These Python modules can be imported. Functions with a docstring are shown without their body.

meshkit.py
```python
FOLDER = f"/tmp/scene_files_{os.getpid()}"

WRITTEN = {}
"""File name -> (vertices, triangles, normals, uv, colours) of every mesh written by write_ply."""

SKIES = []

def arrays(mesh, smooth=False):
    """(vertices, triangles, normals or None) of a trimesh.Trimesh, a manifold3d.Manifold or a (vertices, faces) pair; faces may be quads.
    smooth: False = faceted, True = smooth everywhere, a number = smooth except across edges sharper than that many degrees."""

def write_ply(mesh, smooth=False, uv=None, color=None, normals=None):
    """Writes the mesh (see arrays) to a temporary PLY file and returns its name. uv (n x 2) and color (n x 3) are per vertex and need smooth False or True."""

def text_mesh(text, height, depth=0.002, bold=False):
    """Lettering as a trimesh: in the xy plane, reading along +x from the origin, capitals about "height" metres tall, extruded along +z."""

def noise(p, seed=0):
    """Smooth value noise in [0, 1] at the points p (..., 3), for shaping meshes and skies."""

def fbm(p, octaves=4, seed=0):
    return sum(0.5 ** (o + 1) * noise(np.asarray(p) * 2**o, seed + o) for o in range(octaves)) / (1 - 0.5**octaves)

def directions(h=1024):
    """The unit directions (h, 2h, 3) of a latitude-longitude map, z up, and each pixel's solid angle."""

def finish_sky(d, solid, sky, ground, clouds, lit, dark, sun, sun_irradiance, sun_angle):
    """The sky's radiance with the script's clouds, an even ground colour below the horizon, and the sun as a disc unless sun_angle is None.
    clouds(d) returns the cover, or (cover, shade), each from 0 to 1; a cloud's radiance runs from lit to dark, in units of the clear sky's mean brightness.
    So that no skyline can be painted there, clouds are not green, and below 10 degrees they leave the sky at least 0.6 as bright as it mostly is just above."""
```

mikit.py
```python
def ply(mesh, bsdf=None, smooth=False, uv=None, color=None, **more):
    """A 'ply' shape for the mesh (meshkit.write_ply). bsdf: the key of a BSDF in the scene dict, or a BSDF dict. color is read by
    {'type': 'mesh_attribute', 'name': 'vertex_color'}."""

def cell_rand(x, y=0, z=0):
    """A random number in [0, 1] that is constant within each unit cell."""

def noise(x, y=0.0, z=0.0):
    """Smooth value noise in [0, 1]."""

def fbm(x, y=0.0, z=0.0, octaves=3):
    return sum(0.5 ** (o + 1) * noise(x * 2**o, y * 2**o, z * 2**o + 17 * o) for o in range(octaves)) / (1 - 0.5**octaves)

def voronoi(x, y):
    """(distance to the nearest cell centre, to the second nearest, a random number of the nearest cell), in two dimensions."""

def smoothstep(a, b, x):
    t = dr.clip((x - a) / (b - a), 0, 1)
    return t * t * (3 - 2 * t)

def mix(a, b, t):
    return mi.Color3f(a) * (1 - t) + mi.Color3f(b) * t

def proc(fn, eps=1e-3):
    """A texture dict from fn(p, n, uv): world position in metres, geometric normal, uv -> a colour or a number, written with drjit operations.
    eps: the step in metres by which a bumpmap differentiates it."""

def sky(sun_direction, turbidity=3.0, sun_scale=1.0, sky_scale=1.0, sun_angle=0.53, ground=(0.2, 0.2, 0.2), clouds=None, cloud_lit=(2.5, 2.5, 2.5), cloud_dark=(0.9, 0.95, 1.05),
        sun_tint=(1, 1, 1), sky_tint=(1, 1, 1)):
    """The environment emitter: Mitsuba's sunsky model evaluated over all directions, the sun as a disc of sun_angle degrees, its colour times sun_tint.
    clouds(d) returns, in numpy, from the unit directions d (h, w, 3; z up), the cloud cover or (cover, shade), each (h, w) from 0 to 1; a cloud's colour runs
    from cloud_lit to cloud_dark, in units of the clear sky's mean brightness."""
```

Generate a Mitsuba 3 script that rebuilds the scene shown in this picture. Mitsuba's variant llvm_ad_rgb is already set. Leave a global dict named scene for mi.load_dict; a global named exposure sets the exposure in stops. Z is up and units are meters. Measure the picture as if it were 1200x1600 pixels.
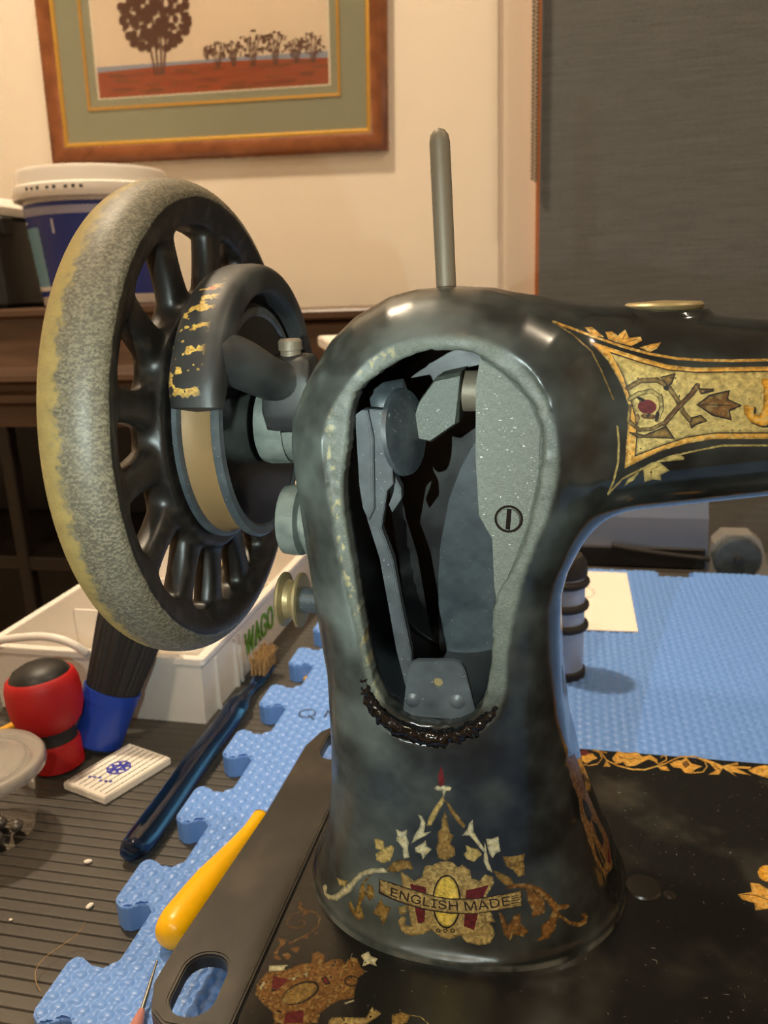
import math, numpy as np, trimesh, shapely, mitsuba as mi, drjit as dr
import mikit, meshkit
from shapely.geometry import Polygon, Point, LineString
from shapely import affinity
from scipy.ndimage import map_coordinates
from mikit import noise, fbm, smoothstep, mix, proc

# ------------------------------------------------------------------ camera, light, exposure
# Lengths below are in millimetres around the machine (z = 0 is the top of its bed); W() takes them to metres above the floor.
Z0 = 0.79
T = mi.ScalarTransform4f
scene, labels = {}, {}
exposure = 0.0


def W(v):
    return np.asarray(v, float) * 1e-3 + [0, 0, Z0]


_y, _p, _r = np.radians([13.0, 15.5, 2.25])
FWD = np.array([-np.sin(_y) * np.cos(_p), np.cos(_y) * np.cos(_p), -np.sin(_p)])
R0 = np.array([np.cos(_y), np.sin(_y), 0])
UP = R0 * np.sin(_r) + np.cross(R0, FWD) * np.cos(_r)
EYE = W([0, 0, 215])
scene['camera'] = {'type': 'thinlens', 'fov': math.degrees(2 * math.atan(600 / 1270)), 'fov_axis': 'x',
                   'aperture_radius': 0.0006, 'focus_distance': 0.255, 'near_clip': 0.01, 'far_clip': 50.0,
                   'to_world': T().look_at(origin=EYE.tolist(), target=(EYE + FWD).tolist(), up=UP.tolist())}

WARM = np.array([1.0, 0.81, 0.57])
CEIL = 1620


def disc_lamp(key, x, y, power, label, r=55):
    a = np.linspace(0, 2 * np.pi, 40, endpoint=False)
    ring = np.stack([x + r * np.cos(a), y + r * np.sin(a), 0 * a + CEIL - 5], 1)
    v = np.vstack([ring, [[x, y, CEIL - 5]]])
    f = [[(i + 1) % 40, i, 40] for i in range(40)]
    d = mikit.ply((W(v), np.array(f)))
    d['emitter'] = {'type': 'area', 'radiance': {'type': 'rgb', 'value': (WARM * power).tolist()}}
    scene[key + '__diffuser'] = d
    labels[key] = {'label': label, 'category': 'lamp'}
    prof = [(r, CEIL - 8), (r + 12, CEIL - 8), (r + 14, CEIL - 4), (r + 14, CEIL - .5), (r, CEIL - .5)]
    m = trimesh.creation.revolve(np.array(prof + [prof[0]]), sections=40)
    m.apply_translation([x, y, 0])
    m.vertices = W(m.vertices)
    scene[key + '__bezel'] = mikit.ply(m, 'm_white_plastic', smooth=30)


disc_lamp('ceiling_lamp', -640, 700, 800, 'round recessed ceiling lamp above the sideboard on the left')
disc_lamp('ceiling_lamp_001', 900, 250, 420, 'added round fill lamp on the ceiling on the right of the room')  # unseen fill lamp, added to brighten the room
disc_lamp('ceiling_lamp_002', -300, -900, 420, 'added round fill lamp on the ceiling behind the viewer')  # another added fill, out of view

# cool white lamp of the phone beside its lens
scene['torch_beam'] = {'type': 'spot', 'intensity': {'type': 'rgb', 'value': [0.255, 0.31, 0.298]}, 'cutoff_angle': 42, 'beam_width': 9,
                       'to_world': T().look_at(origin=W([-55, 0, 208]).tolist(), target=W([-62, 240, 152]).tolist(), up=[0, 0, 1])}


# ------------------------------------------------------------------ materials
def lin(*c):
    c = np.array(c, float) / 255
    return np.where(c < 0.04045, c / 12.92, ((c + 0.055) / 1.055) ** 2.4).tolist()


def mat(key, col, rough=0.5, two=True, **more):
    base = col if isinstance(col, dict) else {'type': 'rgb', 'value': list(col)}
    b = {'type': 'principled', 'base_color': base, 'roughness': rough, **more}
    scene[key] = {'type': 'twosided', 'bsdf': b} if two else b


def P(p):   # world metres -> the millimetres used here
    return p.x * 1000, p.y * 1000, (p.z - Z0) * 1000


VC = {'type': 'mesh_attribute', 'name': 'vertex_color'}
mat('m_white_plastic', lin(222, 216, 208), 0.4)
mat('m_wall', lin(226, 214, 196), 0.85)
mat('m_reveal', lin(216, 200, 180), 0.8)
mat('m_ceiling', lin(235, 230, 222), 0.9)
mat('m_floor', lin(120, 95, 70), 0.6)
mat('m_black_plastic', lin(28, 28, 29), 0.45)
mat('m_black_rubber', lin(34, 32, 31), 0.7)
mat('m_oil', lin(5, 5, 6), 0.1)
mat('m_black_gloss', lin(10, 10, 11), 0.16)
mat('m_red_rubber', lin(176, 22, 24), 0.5)
mat('m_blue_cap', lin(28, 62, 160), 0.35)
mat('m_yellow', lin(240, 178, 8), 0.32)
mat('m_steel', lin(150, 148, 142), 0.35, metallic=0.85)
mat('m_old_steel', lin(118, 108, 92), 0.55, metallic=0.35)
mat('m_brass', lin(150, 134, 96), 0.42, metallic=0.5)
mat('m_tan', lin(124, 98, 64), 0.6, metallic=.15)
mat('m_gold', lin(196, 150, 60), 0.45, metallic=0.3)
mat('m_paint', VC, 0.5)
mat('m_decal', VC, 0.42, metallic=0.25)
mat('m_alu', lin(176, 178, 184), 0.35, metallic=0.6)
mat('m_paper', lin(236, 226, 212), 0.8)
mat('m_dark_wood', proc(lambda p, n, uv: (lambda x, y, z: mix(lin(52, 38, 30), lin(92, 68, 52), fbm(x * .01, y * .02, z * .11, 3)))(*P(p))), 0.35)
mat('m_shaded_wood', lin(30, 23, 19), 0.5)  # darker copy of the wood: shade under the sideboard top put into the colour
mat('m_frame_wood', proc(lambda p, n, uv: (lambda x, y, z: mix(lin(92, 50, 28), lin(146, 88, 52), fbm(x * .05, y * .05, z * .05, 3)))(*P(p))), 0.3)
mat('m_strip_wood', lin(176, 104, 58), 0.5)
mat('m_sage', lin(142, 146, 124), 0.85)
mat('m_blind', proc(lambda p, n, uv: (lambda x, y, z: mix(lin(68, 70, 71), lin(108, 110, 110), .55 * fbm(x * .03, z * .7, 1.0, 3) + .45 * noise(x * 1.3, z * 1.3)))(*P(p))), 0.9)


def _mat_col(p, n, uv):
    x, y, z = P(p)
    g = fbm(x * .01, y * .02, 0, 3)
    s = noise(x * .9, y * .9)
    return mix(mix(lin(60, 56, 51), lin(80, 75, 68), g), lin(92, 86, 78), smoothstep(.86, .97, s) * .4)


mat('m_ribbed', proc(_mat_col), 0.6)


mat('m_foam', lin(104, 146, 214), 0.36)


def _cast_col(p, n, uv):
    """Black japanning: uv.x is the distance (mm/100 + 0.5) outside the rim of the rear opening, uv.y the distance outside the cavity."""
    x, y, z = P(p)
    rim, cav = (uv.x - .5) * 100, (uv.y - .5) * 100
    f1, f2, f3 = fbm(x * .05, y * .05, z * .05, 4), fbm(x * .16, z * .16, y * .16, 3), noise(x * 1.1, y * 1.1, z * 1.1)
    dust = smoothstep(.3, .85, f1) * .75 + smoothstep(.3, .9, f2) * .25
    onback = smoothstep(256., 230., y)
    left = smoothstep(-22., -66., x)
    c = mix(lin(18, 19, 19), lin(84, 92, 88), dr.minimum(1, dust * (.10 + .38 * onback) + left * onback * (.16 + .5 * dust)))
    c = mix(c, lin(112, 110, 100), smoothstep(2.6, 1.2, z) * smoothstep(.25, .7, f2) * .6)
    band = smoothstep(.8, -1.2, rim)                       # bare worn metal of the rim
    grain = noise(x * 2.2, y * 2.2, z * 2.2)
    metal = mix(lin(60, 67, 63), lin(106, 110, 99), .5 * f2 + .5 * grain)
    metal = mix(metal, lin(205, 205, 190), smoothstep(.9, 1., noise(x * 3.1, y * 3.1, z * 3.1)) * .7)
    c = mix(c, metal, band * .85)
    crest = smoothstep(3.2, .6, dr.abs(rim + 1.6) * 1.6) * smoothstep(-40., -52., x) * smoothstep(.52, .72, fbm(x * .8, z * .5, 3., 3))
    c = mix(c, lin(176, 160, 104), crest * .45)
    hole = smoothstep(10.5, 9.5, cav) * smoothstep(229., 232., y)   # shade inside the cavity, painted near black
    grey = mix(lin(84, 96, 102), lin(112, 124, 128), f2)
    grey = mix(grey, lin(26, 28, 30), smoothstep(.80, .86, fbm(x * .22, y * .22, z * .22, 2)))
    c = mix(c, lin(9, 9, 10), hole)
    oil = smoothstep(96., 84., z + (f2 - .5) * 14) * smoothstep(1.5, -1.5, rim) * smoothstep(70., 74., z)
    return mix(c, lin(14, 14, 14), oil * .9)


def _cast_rough(p, n, uv):
    x, y, z = P(p)
    rim = (uv.x - .5) * 100
    d = smoothstep(.42, .75, fbm(x * .05, y * .05, z * .05, 4))
    r = .09 + .08 * smoothstep(4., -8., x) + .24 * d * smoothstep(6., -10., x) + .03 * d + .1 * smoothstep(256., 230., y) * smoothstep(10., -20., x) + .2 * smoothstep(.8, -1.2, rim)
    oil = smoothstep(96., 84., z) * smoothstep(1.5, -1.5, rim) * smoothstep(70., 74., z)
    return r * (1 - oil) + .14 * oil


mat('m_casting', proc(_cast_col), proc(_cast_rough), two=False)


def _bed_col(p, n, uv):
    x, y, z = P(p)
    f = fbm(x * .04, y * .04, 0, 4)
    c = mix(lin(16, 16, 15), lin(70, 66, 58), smoothstep(.5, .85, f) * .5)
    return mix(c, lin(150, 146, 136), smoothstep(.955, .985, noise(x * .8, y * .8, z * .8)) * .35)


mat('m_bed', proc(_bed_col), 0.28)
mat('m_bed_screw', lin(38, 34, 29), .3)
mat('m_bar', proc(lambda p, n, uv: (lambda x, y, z: mix(lin(30, 28, 25), lin(70, 62, 52), smoothstep(.35, .85, fbm(x * .05, y * .04, 0, 4)) * .6))(*P(p))), 0.4)
WC = (-118.2, 264.0, 171.4)          # centre of the hand wheel


def _wheel_col(p, n, uv):
    x, y, z = P(p)
    r = dr.sqrt((y - WC[1]) ** 2 + (z - WC[2]) ** 2)
    g = fbm(x * 1.5, y * 1.5, z * 1.5, 2)
    s = fbm(x * .22, y * .22, z * .22, 3)
    worn = mix(lin(80, 75, 62), lin(116, 109, 90), smoothstep(.3, .75, g))
    worn = mix(worn, lin(58, 56, 48), smoothstep(.55, .85, noise(x * 2.6, y * 2.6, z * 2.6)) * .6)
    yellow = mix(lin(114, 100, 64), lin(156, 136, 82), .6 * s + .4 * g)
    edge = -129.0 + (s - .5) * 6 + (noise(x * .8, y * .8, z * .8) - .5) * 2.5
    worn = mix(worn, yellow, smoothstep(edge + 1.3, edge - 1.3, x + (g - .5) * 3))
    black = mix(lin(22, 19, 16), lin(52, 45, 36), smoothstep(.45, .8, s) * .5)
    b = smoothstep(74.2, 73.4, r + (s - .5) * .9) * smoothstep(-126., -123., x)
    return mix(worn, black, dr.maximum(b, smoothstep(68.5, 67.5, r)))


def _wheel_rough(p, n, uv):
    x, y, z = P(p)
    r = dr.sqrt((y - WC[1]) ** 2 + (z - WC[2]) ** 2)
    return .42 + .1 * smoothstep(74., 77., r)


mat('m_wheel', proc(_wheel_col), proc(_wheel_rough), two=False)


def _grime_col(p, n, uv):
    x, y, z = P(p)
    f = fbm(x * .2, y * .2, z * .2, 3)
    c = mix(lin(66, 74, 72), lin(124, 130, 120), f)
    return mix(c, lin(200, 198, 180), smoothstep(.92, 1., noise(x * 2.4, y * 2.4, z * 2.4)) * .6)


mat('m_grimy_iron', proc(_grime_col), 0.6)
mat('m_dark_iron', proc(lambda p, n, uv: (lambda x, y, z: mix(mix(lin(38, 43, 48), lin(76, 83, 86), fbm(x * .15, y * .15, z * .15, 3)), lin(170, 172, 168), smoothstep(.9, .97, noise(x * 1.5, y * 1.5, z * 1.5)) * .7))(*P(p))), 0.42)


def _plate_col(p, n, uv):
    x, y, z = P(p)
    g = noise(x * 2.6, y * 2.6, z * 2.6)
    c = mix(lin(70, 75, 69), lin(100, 104, 94), g)
    return mix(c, lin(214, 214, 204), smoothstep(.88, .96, noise(x * 1.9, y * 1.9, z * 1.9)) * .9)


mat('m_plate', proc(_plate_col), 0.6)


def _guard_col(p, n, uv):
    x, y, z = P(p)
    f, g = fbm(x * .06, y * .06, z * .06, 3), fbm(x * .34, y * .34, z * .34, 3)
    c = mix(lin(28, 29, 29), lin(60, 62, 60), smoothstep(.35, .8, f) * .7)
    front = smoothstep(236., 226., y - (z - 200) * .45)
    flake = smoothstep(.53, .58, g) * front * smoothstep(184., 190., z) * smoothstep(-101., -104., x) * smoothstep(-113.5, -110.5, x)
    c = mix(c, mix(lin(140, 100, 44), lin(206, 172, 86), noise(x * 2., y * 2., z * 2.)), flake)
    red = smoothstep(.76, .8, fbm(x * .3 + 9, y * .3, z * .3, 2)) * flake
    return mix(c, lin(170, 40, 26), red)


mat('m_guard', proc(_guard_col), 0.52)
mat('m_glass', lin(255, 255, 255), 0.05)
scene['m_clear'] = {'type': 'thindielectric', 'int_ior': 1.49}
scene['m_pane'] = {'type': 'thindielectric', 'int_ior': 1.5}
mat('m_frosted', lin(205, 200, 192), 0.25, two=False, spec_trans=0.0)
scene['m_frosted'] = {'type': 'blendbsdf', 'weight': 0.42, 'a': {'type': 'thindielectric', 'int_ior': 1.49},
                      'b': {'type': 'twosided', 'bsdf': {'type': 'roughplastic', 'diffuse_reflectance': {'type': 'rgb', 'value': lin(190, 184, 176)}, 'alpha': .15}}}
mat('m_blue_clear', lin(60, 120, 196), 0.05, two=False, spec_trans=.97, eta=1.45)
mat('m_lilac', lin(214, 206, 206), 0.4)
mat('m_bristle', lin(176, 140, 92), 0.7)
mat('m_pink', lin(220, 150, 140), 0.25, two=False, spec_trans=.3, eta=1.45)


# ------------------------------------------------------------------ mesh helpers
def add(key, mesh, bsdf, smooth=35, label=None, cat=None, group=None, kind=None, uv=None, color=None, normals=None):
    v, f, n = meshkit.arrays(mesh, False)
    if normals is not None or uv is not None or color is not None:
        d = {'type': 'ply', 'face_normals': False, 'bsdf': {'type': 'ref', 'id': bsdf}}
        if normals is None:
            sm = smooth is True
            path = meshkit.write_ply((W(v), f), True if sm else False, uv, color)
            d['face_normals'] = not sm
        else:
            path = meshkit.write_ply((W(v), f), False, uv, color, normals)
        d['filename'] = path
    else:
        d = mikit.ply((W(v), f), bsdf, smooth=smooth)
    scene[key] = d
    tag(key, label, cat, group, kind)


def tag(key, label=None, cat=None, group=None, kind=None):
    e = {k: x for k, x in (('label', label), ('category', cat), ('group', group), ('kind', kind)) if x}
    if e:
        labels.setdefault(key, {}).update(e)


def cat_(*ms):
    vs, fs, at = [], [], 0
    for m in ms:
        v, f, _ = meshkit.arrays(m, False)
        vs.append(v)
        fs.append(f + at)
        at += len(v)
    return trimesh.Trimesh(np.vstack(vs), np.vstack(fs), process=False)


def box(x0, x1, y0, y1, z0, z1, b=1.0, rot=0, about=None):
    p = []
    for x, sx in ((x0, 1), (x1, -1)):
        for y, sy in ((y0, 1), (y1, -1)):
            for z, sz in ((z0, 1), (z1, -1)):
                p += [(x, y + sy * b, z + sz * b), (x + sx * b, y, z + sz * b), (x + sx * b, y + sy * b, z)]
    m = trimesh.convex.convex_hull(np.array(p, float))
    return spin(m, rot, about or ((x0 + x1) / 2, (y0 + y1) / 2, 0)) if rot else m


def spin(m, deg, about, axis=(0, 0, 1)):
    m = m.copy()
    m.apply_transform(trimesh.transformations.rotation_matrix(math.radians(deg), axis, about))
    return m


def hull(pts):
    return trimesh.convex.convex_hull(np.array(pts, float))


def lathe(prof, c=(0, 0, 0), axis='z', n=48):
    """prof: (radius, height) from the bottom up; closed where it meets the axis."""
    prof = np.array(prof, float)
    a = np.linspace(0, 2 * np.pi, n, endpoint=False)
    v = np.stack([prof[:, None, 0] * np.cos(a), prof[:, None, 0] * np.sin(a), prof[:, None, 1] + 0 * a], -1).reshape(-1, 3)
    i, j = np.meshgrid(np.arange(len(prof) - 1), np.arange(n), indexing='ij')
    k = (j + 1) % n
    f = np.stack([i * n + j, i * n + k, (i + 1) * n + k, (i + 1) * n + j], -1).reshape(-1, 4)
    m = trimesh.Trimesh(v, np.vstack([f[:, [0, 1, 2]], f[:, [0, 2, 3]]]))
    m.merge_vertices()
    m.update_faces(m.nondegenerate_faces())
    if axis == 'x':
        m.vertices = m.vertices[:, [2, 0, 1]]
    elif axis == 'y':
        m.vertices = m.vertices[:, [1, 2, 0]]
    m.apply_translation(c)
    return m


def align(m, p, d):
    """Moves a mesh built along +z from the origin to start at p and point along d."""
    m = m.copy()
    m.apply_transform(trimesh.geometry.align_vectors([0, 0, 1], np.asarray(d, float) / np.linalg.norm(d)))
    m.apply_translation(p)
    return m


def tube(path, r, n=16, closed=False, flat=None):
    path = np.asarray(path, float)
    r = np.broadcast_to(np.asarray(r, float), len(path))
    t = np.gradient(path, axis=0)
    if closed:
        t = np.roll(path, -1, 0) - np.roll(path, 1, 0)
    t /= np.linalg.norm(t, axis=1, keepdims=True)
    u = np.cross(t[0], [0.31, 0.22, 0.93])
    us = []
    for k in t:
        u = u - k * (u @ k)
        u /= np.linalg.norm(u)
        us.append(u)
    us = np.array(us)
    w = np.cross(t, us)
    a = np.linspace(0, 2 * np.pi, n, endpoint=False)
    v = (path[:, None] + r[:, None, None] * (us[:, None] * np.cos(a)[None, :, None] + w[:, None] * np.sin(a)[None, :, None])).reshape(-1, 3)
    m = len(path)
    f = [[i * n + j, i * n + (j + 1) % n, ((i + 1) % m) * n + (j + 1) % n, ((i + 1) % m) * n + j] for i in range(m if closed else m - 1) for j in range(n)]
    f = np.array(f)
    f = np.vstack([f[:, [0, 1, 2]], f[:, [0, 2, 3]]])
    if not closed:
        c0, c1 = len(v), len(v) + 1
        v = np.vstack([v, path[:1] - t[:1] * r[0] * .3, path[-1:] + t[-1:] * r[-1] * .3])
        f = np.vstack([f, [[c0, (j + 1) % n, j] for j in range(n)], [[c1, (m - 1) * n + j, (m - 1) * n + (j + 1) % n] for j in range(n)]])
    return trimesh.Trimesh(v, f, process=False)


def spline(pts, n=60, closed=False):
    from scipy.interpolate import splprep, splev
    pts = np.asarray(pts, float)
    if closed:
        pts = np.vstack([pts, pts[:1]])
    tck, _ = splprep(pts.T, s=0, per=closed, k=min(3, len(pts) - 1))
    return np.array(splev(np.linspace(0, 1, n, endpoint=not closed), tck)).T


def extrude(poly, h, at=(0, 0, 0), axis='z', bevel=0.0):
    """The polygon (in xy, or xz for axis 'y', yz for axis 'x') as a slab of thickness h from 'at' along +axis, its outer edge chamfered."""
    ms = []
    for g in getattr(poly, 'geoms', [poly]):
        if bevel:
            import manifold3d as m3
            loops = [np.array(q.coords)[:-1] for q in [g.exterior, *g.interiors]]
            cs = m3.CrossSection(loops, m3.FillRule.EvenOdd)
            a = m3.Manifold.extrude(cs, h - 2 * bevel).translate((0, 0, bevel))
            k = cs.offset(-bevel, m3.JoinType.Round)
            b = m3.Manifold.extrude(k, h)
            ring = m3.Manifold.extrude(cs.offset(-bevel * .3, m3.JoinType.Round), h - bevel * .6).translate((0, 0, bevel * .3))
            mm = (a + b + ring).to_mesh()
            ms.append(trimesh.Trimesh(mm.vert_properties[:, :3], mm.tri_verts, process=False))
        else:
            ms.append(trimesh.creation.extrude_polygon(g, h, engine='earcut'))
    m = cat_(*ms)
    v = np.array(m.vertices)
    if axis == 'y':
        v = v[:, [0, 2, 1]]
        m = trimesh.Trimesh(v, m.faces[:, ::-1], process=False)
    elif axis == 'x':
        m = trimesh.Trimesh(v[:, [2, 0, 1]], m.faces, process=False)
    m.apply_translation(at)
    return m


def rrect(x0, x1, y0, y1, r):
    return shapely.box(x0 + r, y0 + r, x1 - r, y1 - r).buffer(r, quad_segs=6)


def grid(lo, hi, h):
    ax = [np.arange(a, b + h, h, dtype=np.float32) for a, b in zip(lo, hi)]
    return ax, np.meshgrid(*ax, indexing='ij')


def surface_nets(D, lo, h):
    """Naive surface nets of the zero level of D: (vertices, triangles, normals), outside positive."""
    s = D < 0
    n = np.array(D.shape) - 1
    cnt = np.zeros(n, np.int8)
    for a, b, c in np.ndindex(2, 2, 2):
        cnt += s[a:n[0] + a, b:n[1] + b, c:n[2] + c]
    act = (cnt > 0) & (cnt < 8)
    idx = np.full(n, -1, np.int64)
    cells = np.argwhere(act)
    idx[act] = np.arange(len(cells))
    acc, num = np.zeros((len(cells), 3)), np.zeros(len(cells))
    corner = [np.array(c) for c in np.ndindex(2, 2, 2)]
    val = {tuple(c): D[tuple((cells + c).T)] for c in corner}
    for c in corner:
        for ax in range(3):
            if c[ax] == 0:
                e = c.copy()
                e[ax] = 1
                a, b = val[tuple(c)], val[tuple(e)]
                m = (a < 0) != (b < 0)
                t = a[m] / (a[m] - b[m])
                pt = np.repeat(c[None].astype(float), m.sum(), 0)
                pt[:, ax] = t
                acc[m] += pt
                num[m] += 1
    loc = cells + acc / num[:, None]
    quads = []
    for ax in range(3):
        b, c = (ax + 1) % 3, (ax + 2) % 3
        sl0, sl1 = [slice(1, -1)] * 3, [slice(1, -1)] * 3
        sl0[ax], sl1[ax] = slice(0, -1), slice(1, None)
        e0, e1 = s[tuple(sl0)], s[tuple(sl1)]
        for flip, m in ((False, e0 & ~e1), (True, ~e0 & e1)):
            q = np.argwhere(m)
            q[:, b] += 1
            q[:, c] += 1
            o = []
            for db, dc in ((-1, -1), (0, -1), (0, 0), (-1, 0)):
                k = q.copy()
                k[:, b] += db
                k[:, c] += dc
                o.append(idx[tuple(k.T)])
            o = np.stack(o, 1)
            quads.append(o[:, ::-1] if flip else o)
    q = np.vstack(quads)
    f = np.vstack([q[:, [0, 1, 2]], q[:, [0, 2, 3]]])
    g = np.stack([map_coordinates(k, loc.T, order=1) for k in np.gradient(D)], 1)
    g /= np.linalg.norm(g, axis=1, keepdims=True) + 1e-12
    return loc * h + np.asarray(lo), f, g


def smin(a, b, k):
    hh = np.clip(.5 + .5 * (b - a) / k, 0, 1)
    return b + (a - b) * hh - k * hh * (1 - hh)


def poly_sdf(pts, X, Y):
    pts = np.asarray(pts, float)
    d = np.full(X.shape, 1e9)
    for a, b in zip(pts, np.roll(pts, -1, 0)):
        ab = b - a
        t = np.clip(((X - a[0]) * ab[0] + (Y - a[1]) * ab[1]) / (ab @ ab + 1e-12), 0, 1)
        d = np.minimum(d, np.hypot(X - a[0] - t * ab[0], Y - a[1] - t * ab[1]))
    return np.where(shapely.contains_xy(Polygon(pts), X, Y), -d, d)


def sstep(a, b, x):
    t = np.clip((x - a) / (b - a), 0, 1)
    return t * t * (3 - 2 * t)


# ------------------------------------------------------------------ the room
def quad(a, b, c, d):
    return np.array([a, b, c, d], float), np.array([[0, 1, 2], [0, 2, 3]])


FL = -790
XL, XR, YB, YF = -1900, 1900, 1165, -2300
add('floor', box(XL - 50, XR + 50, YF - 50, YB + 50, FL - 40, FL, 1), 'm_floor', False, kind='structure')
add('ceiling', box(XL - 50, XR + 50, YF - 50, YB + 500, CEIL, CEIL + 40, 1), 'm_ceiling', False, kind='structure')
add('wall_left', box(XL - 60, XL, YF - 50, YB + 50, FL, CEIL, 1), 'm_wall', False, kind='structure')
add('wall_right', box(XR, XR + 60, YF - 50, YB + 50, FL, CEIL, 1), 'm_wall', False, kind='structure')
add('wall_front', box(XL, XR, YF - 60, YF, FL, CEIL, 1), 'm_wall', False, kind='structure')
add('wall_back', box(XL, -90, YB, YB + 120, FL, CEIL, 6), 'm_wall', 40, kind='structure')
add('wall_back_001', box(1500, XR, YB, YB + 120, FL, CEIL, 6), 'm_wall', 40, kind='structure')
add('trim_1', box(-92, -42, YB + 6, YB + 60, FL, CEIL, 2), 'm_reveal', False, kind='structure')       # plaster reveal beside the blind
add('window_1', box(-42, 1500, YB + 60, YB + 70, FL, CEIL, 1), 'm_black_gloss', False, kind='structure')
add('trim_2', box(-46, -38, YB - 12, YB + 58, FL, CEIL, 1), 'm_strip_wood', False, kind='structure')  # thin timber edge of the window frame


# ------------------------------------------------------------------ window blind with its bead chain
bl = np.array([(x, z) for x in (-40, 1480) for z in (-700, 1560)])
add('roller_blind__fabric', box(-40, 1480, 1128, 1130.5, -700, 1540, .5), 'm_blind', False)
add('roller_blind__roller', lathe([(0, -40), (30, -40), (30, 1480), (0, 1480)], (0, 1150, 1560), 'x', 32), 'm_black_plastic')
add('roller_blind__bottom_rail', box(-40, 1480, 1124, 1135, -722, -698, 3), 'm_black_plastic', False)
tag('roller_blind', 'charcoal woven roller blind hanging right of the plaster wall', 'blind')
ch = [trimesh.creation.icosphere(1, 2.3) for _ in range(1)][0]
beads = []
for s in (-1, 1):
    for k in range(260):
        m = ch.copy()
        m.apply_translation((-47 + s * 2.2, 1118, 337 + 4.6 * k + (0 if s > 0 else 2.3)))
        beads.append(m)
add('roller_blind__bead_chain', cat_(*beads), 'm_old_steel', True, label='dark bead chain loop beside the blind')
labels['roller_blind__bead_chain']['kind'] = 'stuff'

# ------------------------------------------------------------------ framed landscape on the wall (hangs slightly crooked)
FR = (-744, -240, 398, 720)


def frame_ring(x0, x1, z0, z1, prof):
    """A mitred rectangular ring: prof is (inward offset, y) around the moulding's section."""
    v = []
    for o, y in prof:
        v += [(x0 + o, y, z0 + o), (x1 - o, y, z0 + o), (x1 - o, y, z1 - o), (x0 + o, y, z1 - o)]
    f = []
    n = len(prof)
    for i in range(n):
        for j in range(4):
            a, b = i * 4 + j, i * 4 + (j + 1) % 4
            c, d = ((i + 1) % n) * 4 + (j + 1) % 4, ((i + 1) % n) * 4 + j
            f.append((a, b, c, d))
    return np.array(v, float), np.array(f)


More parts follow.
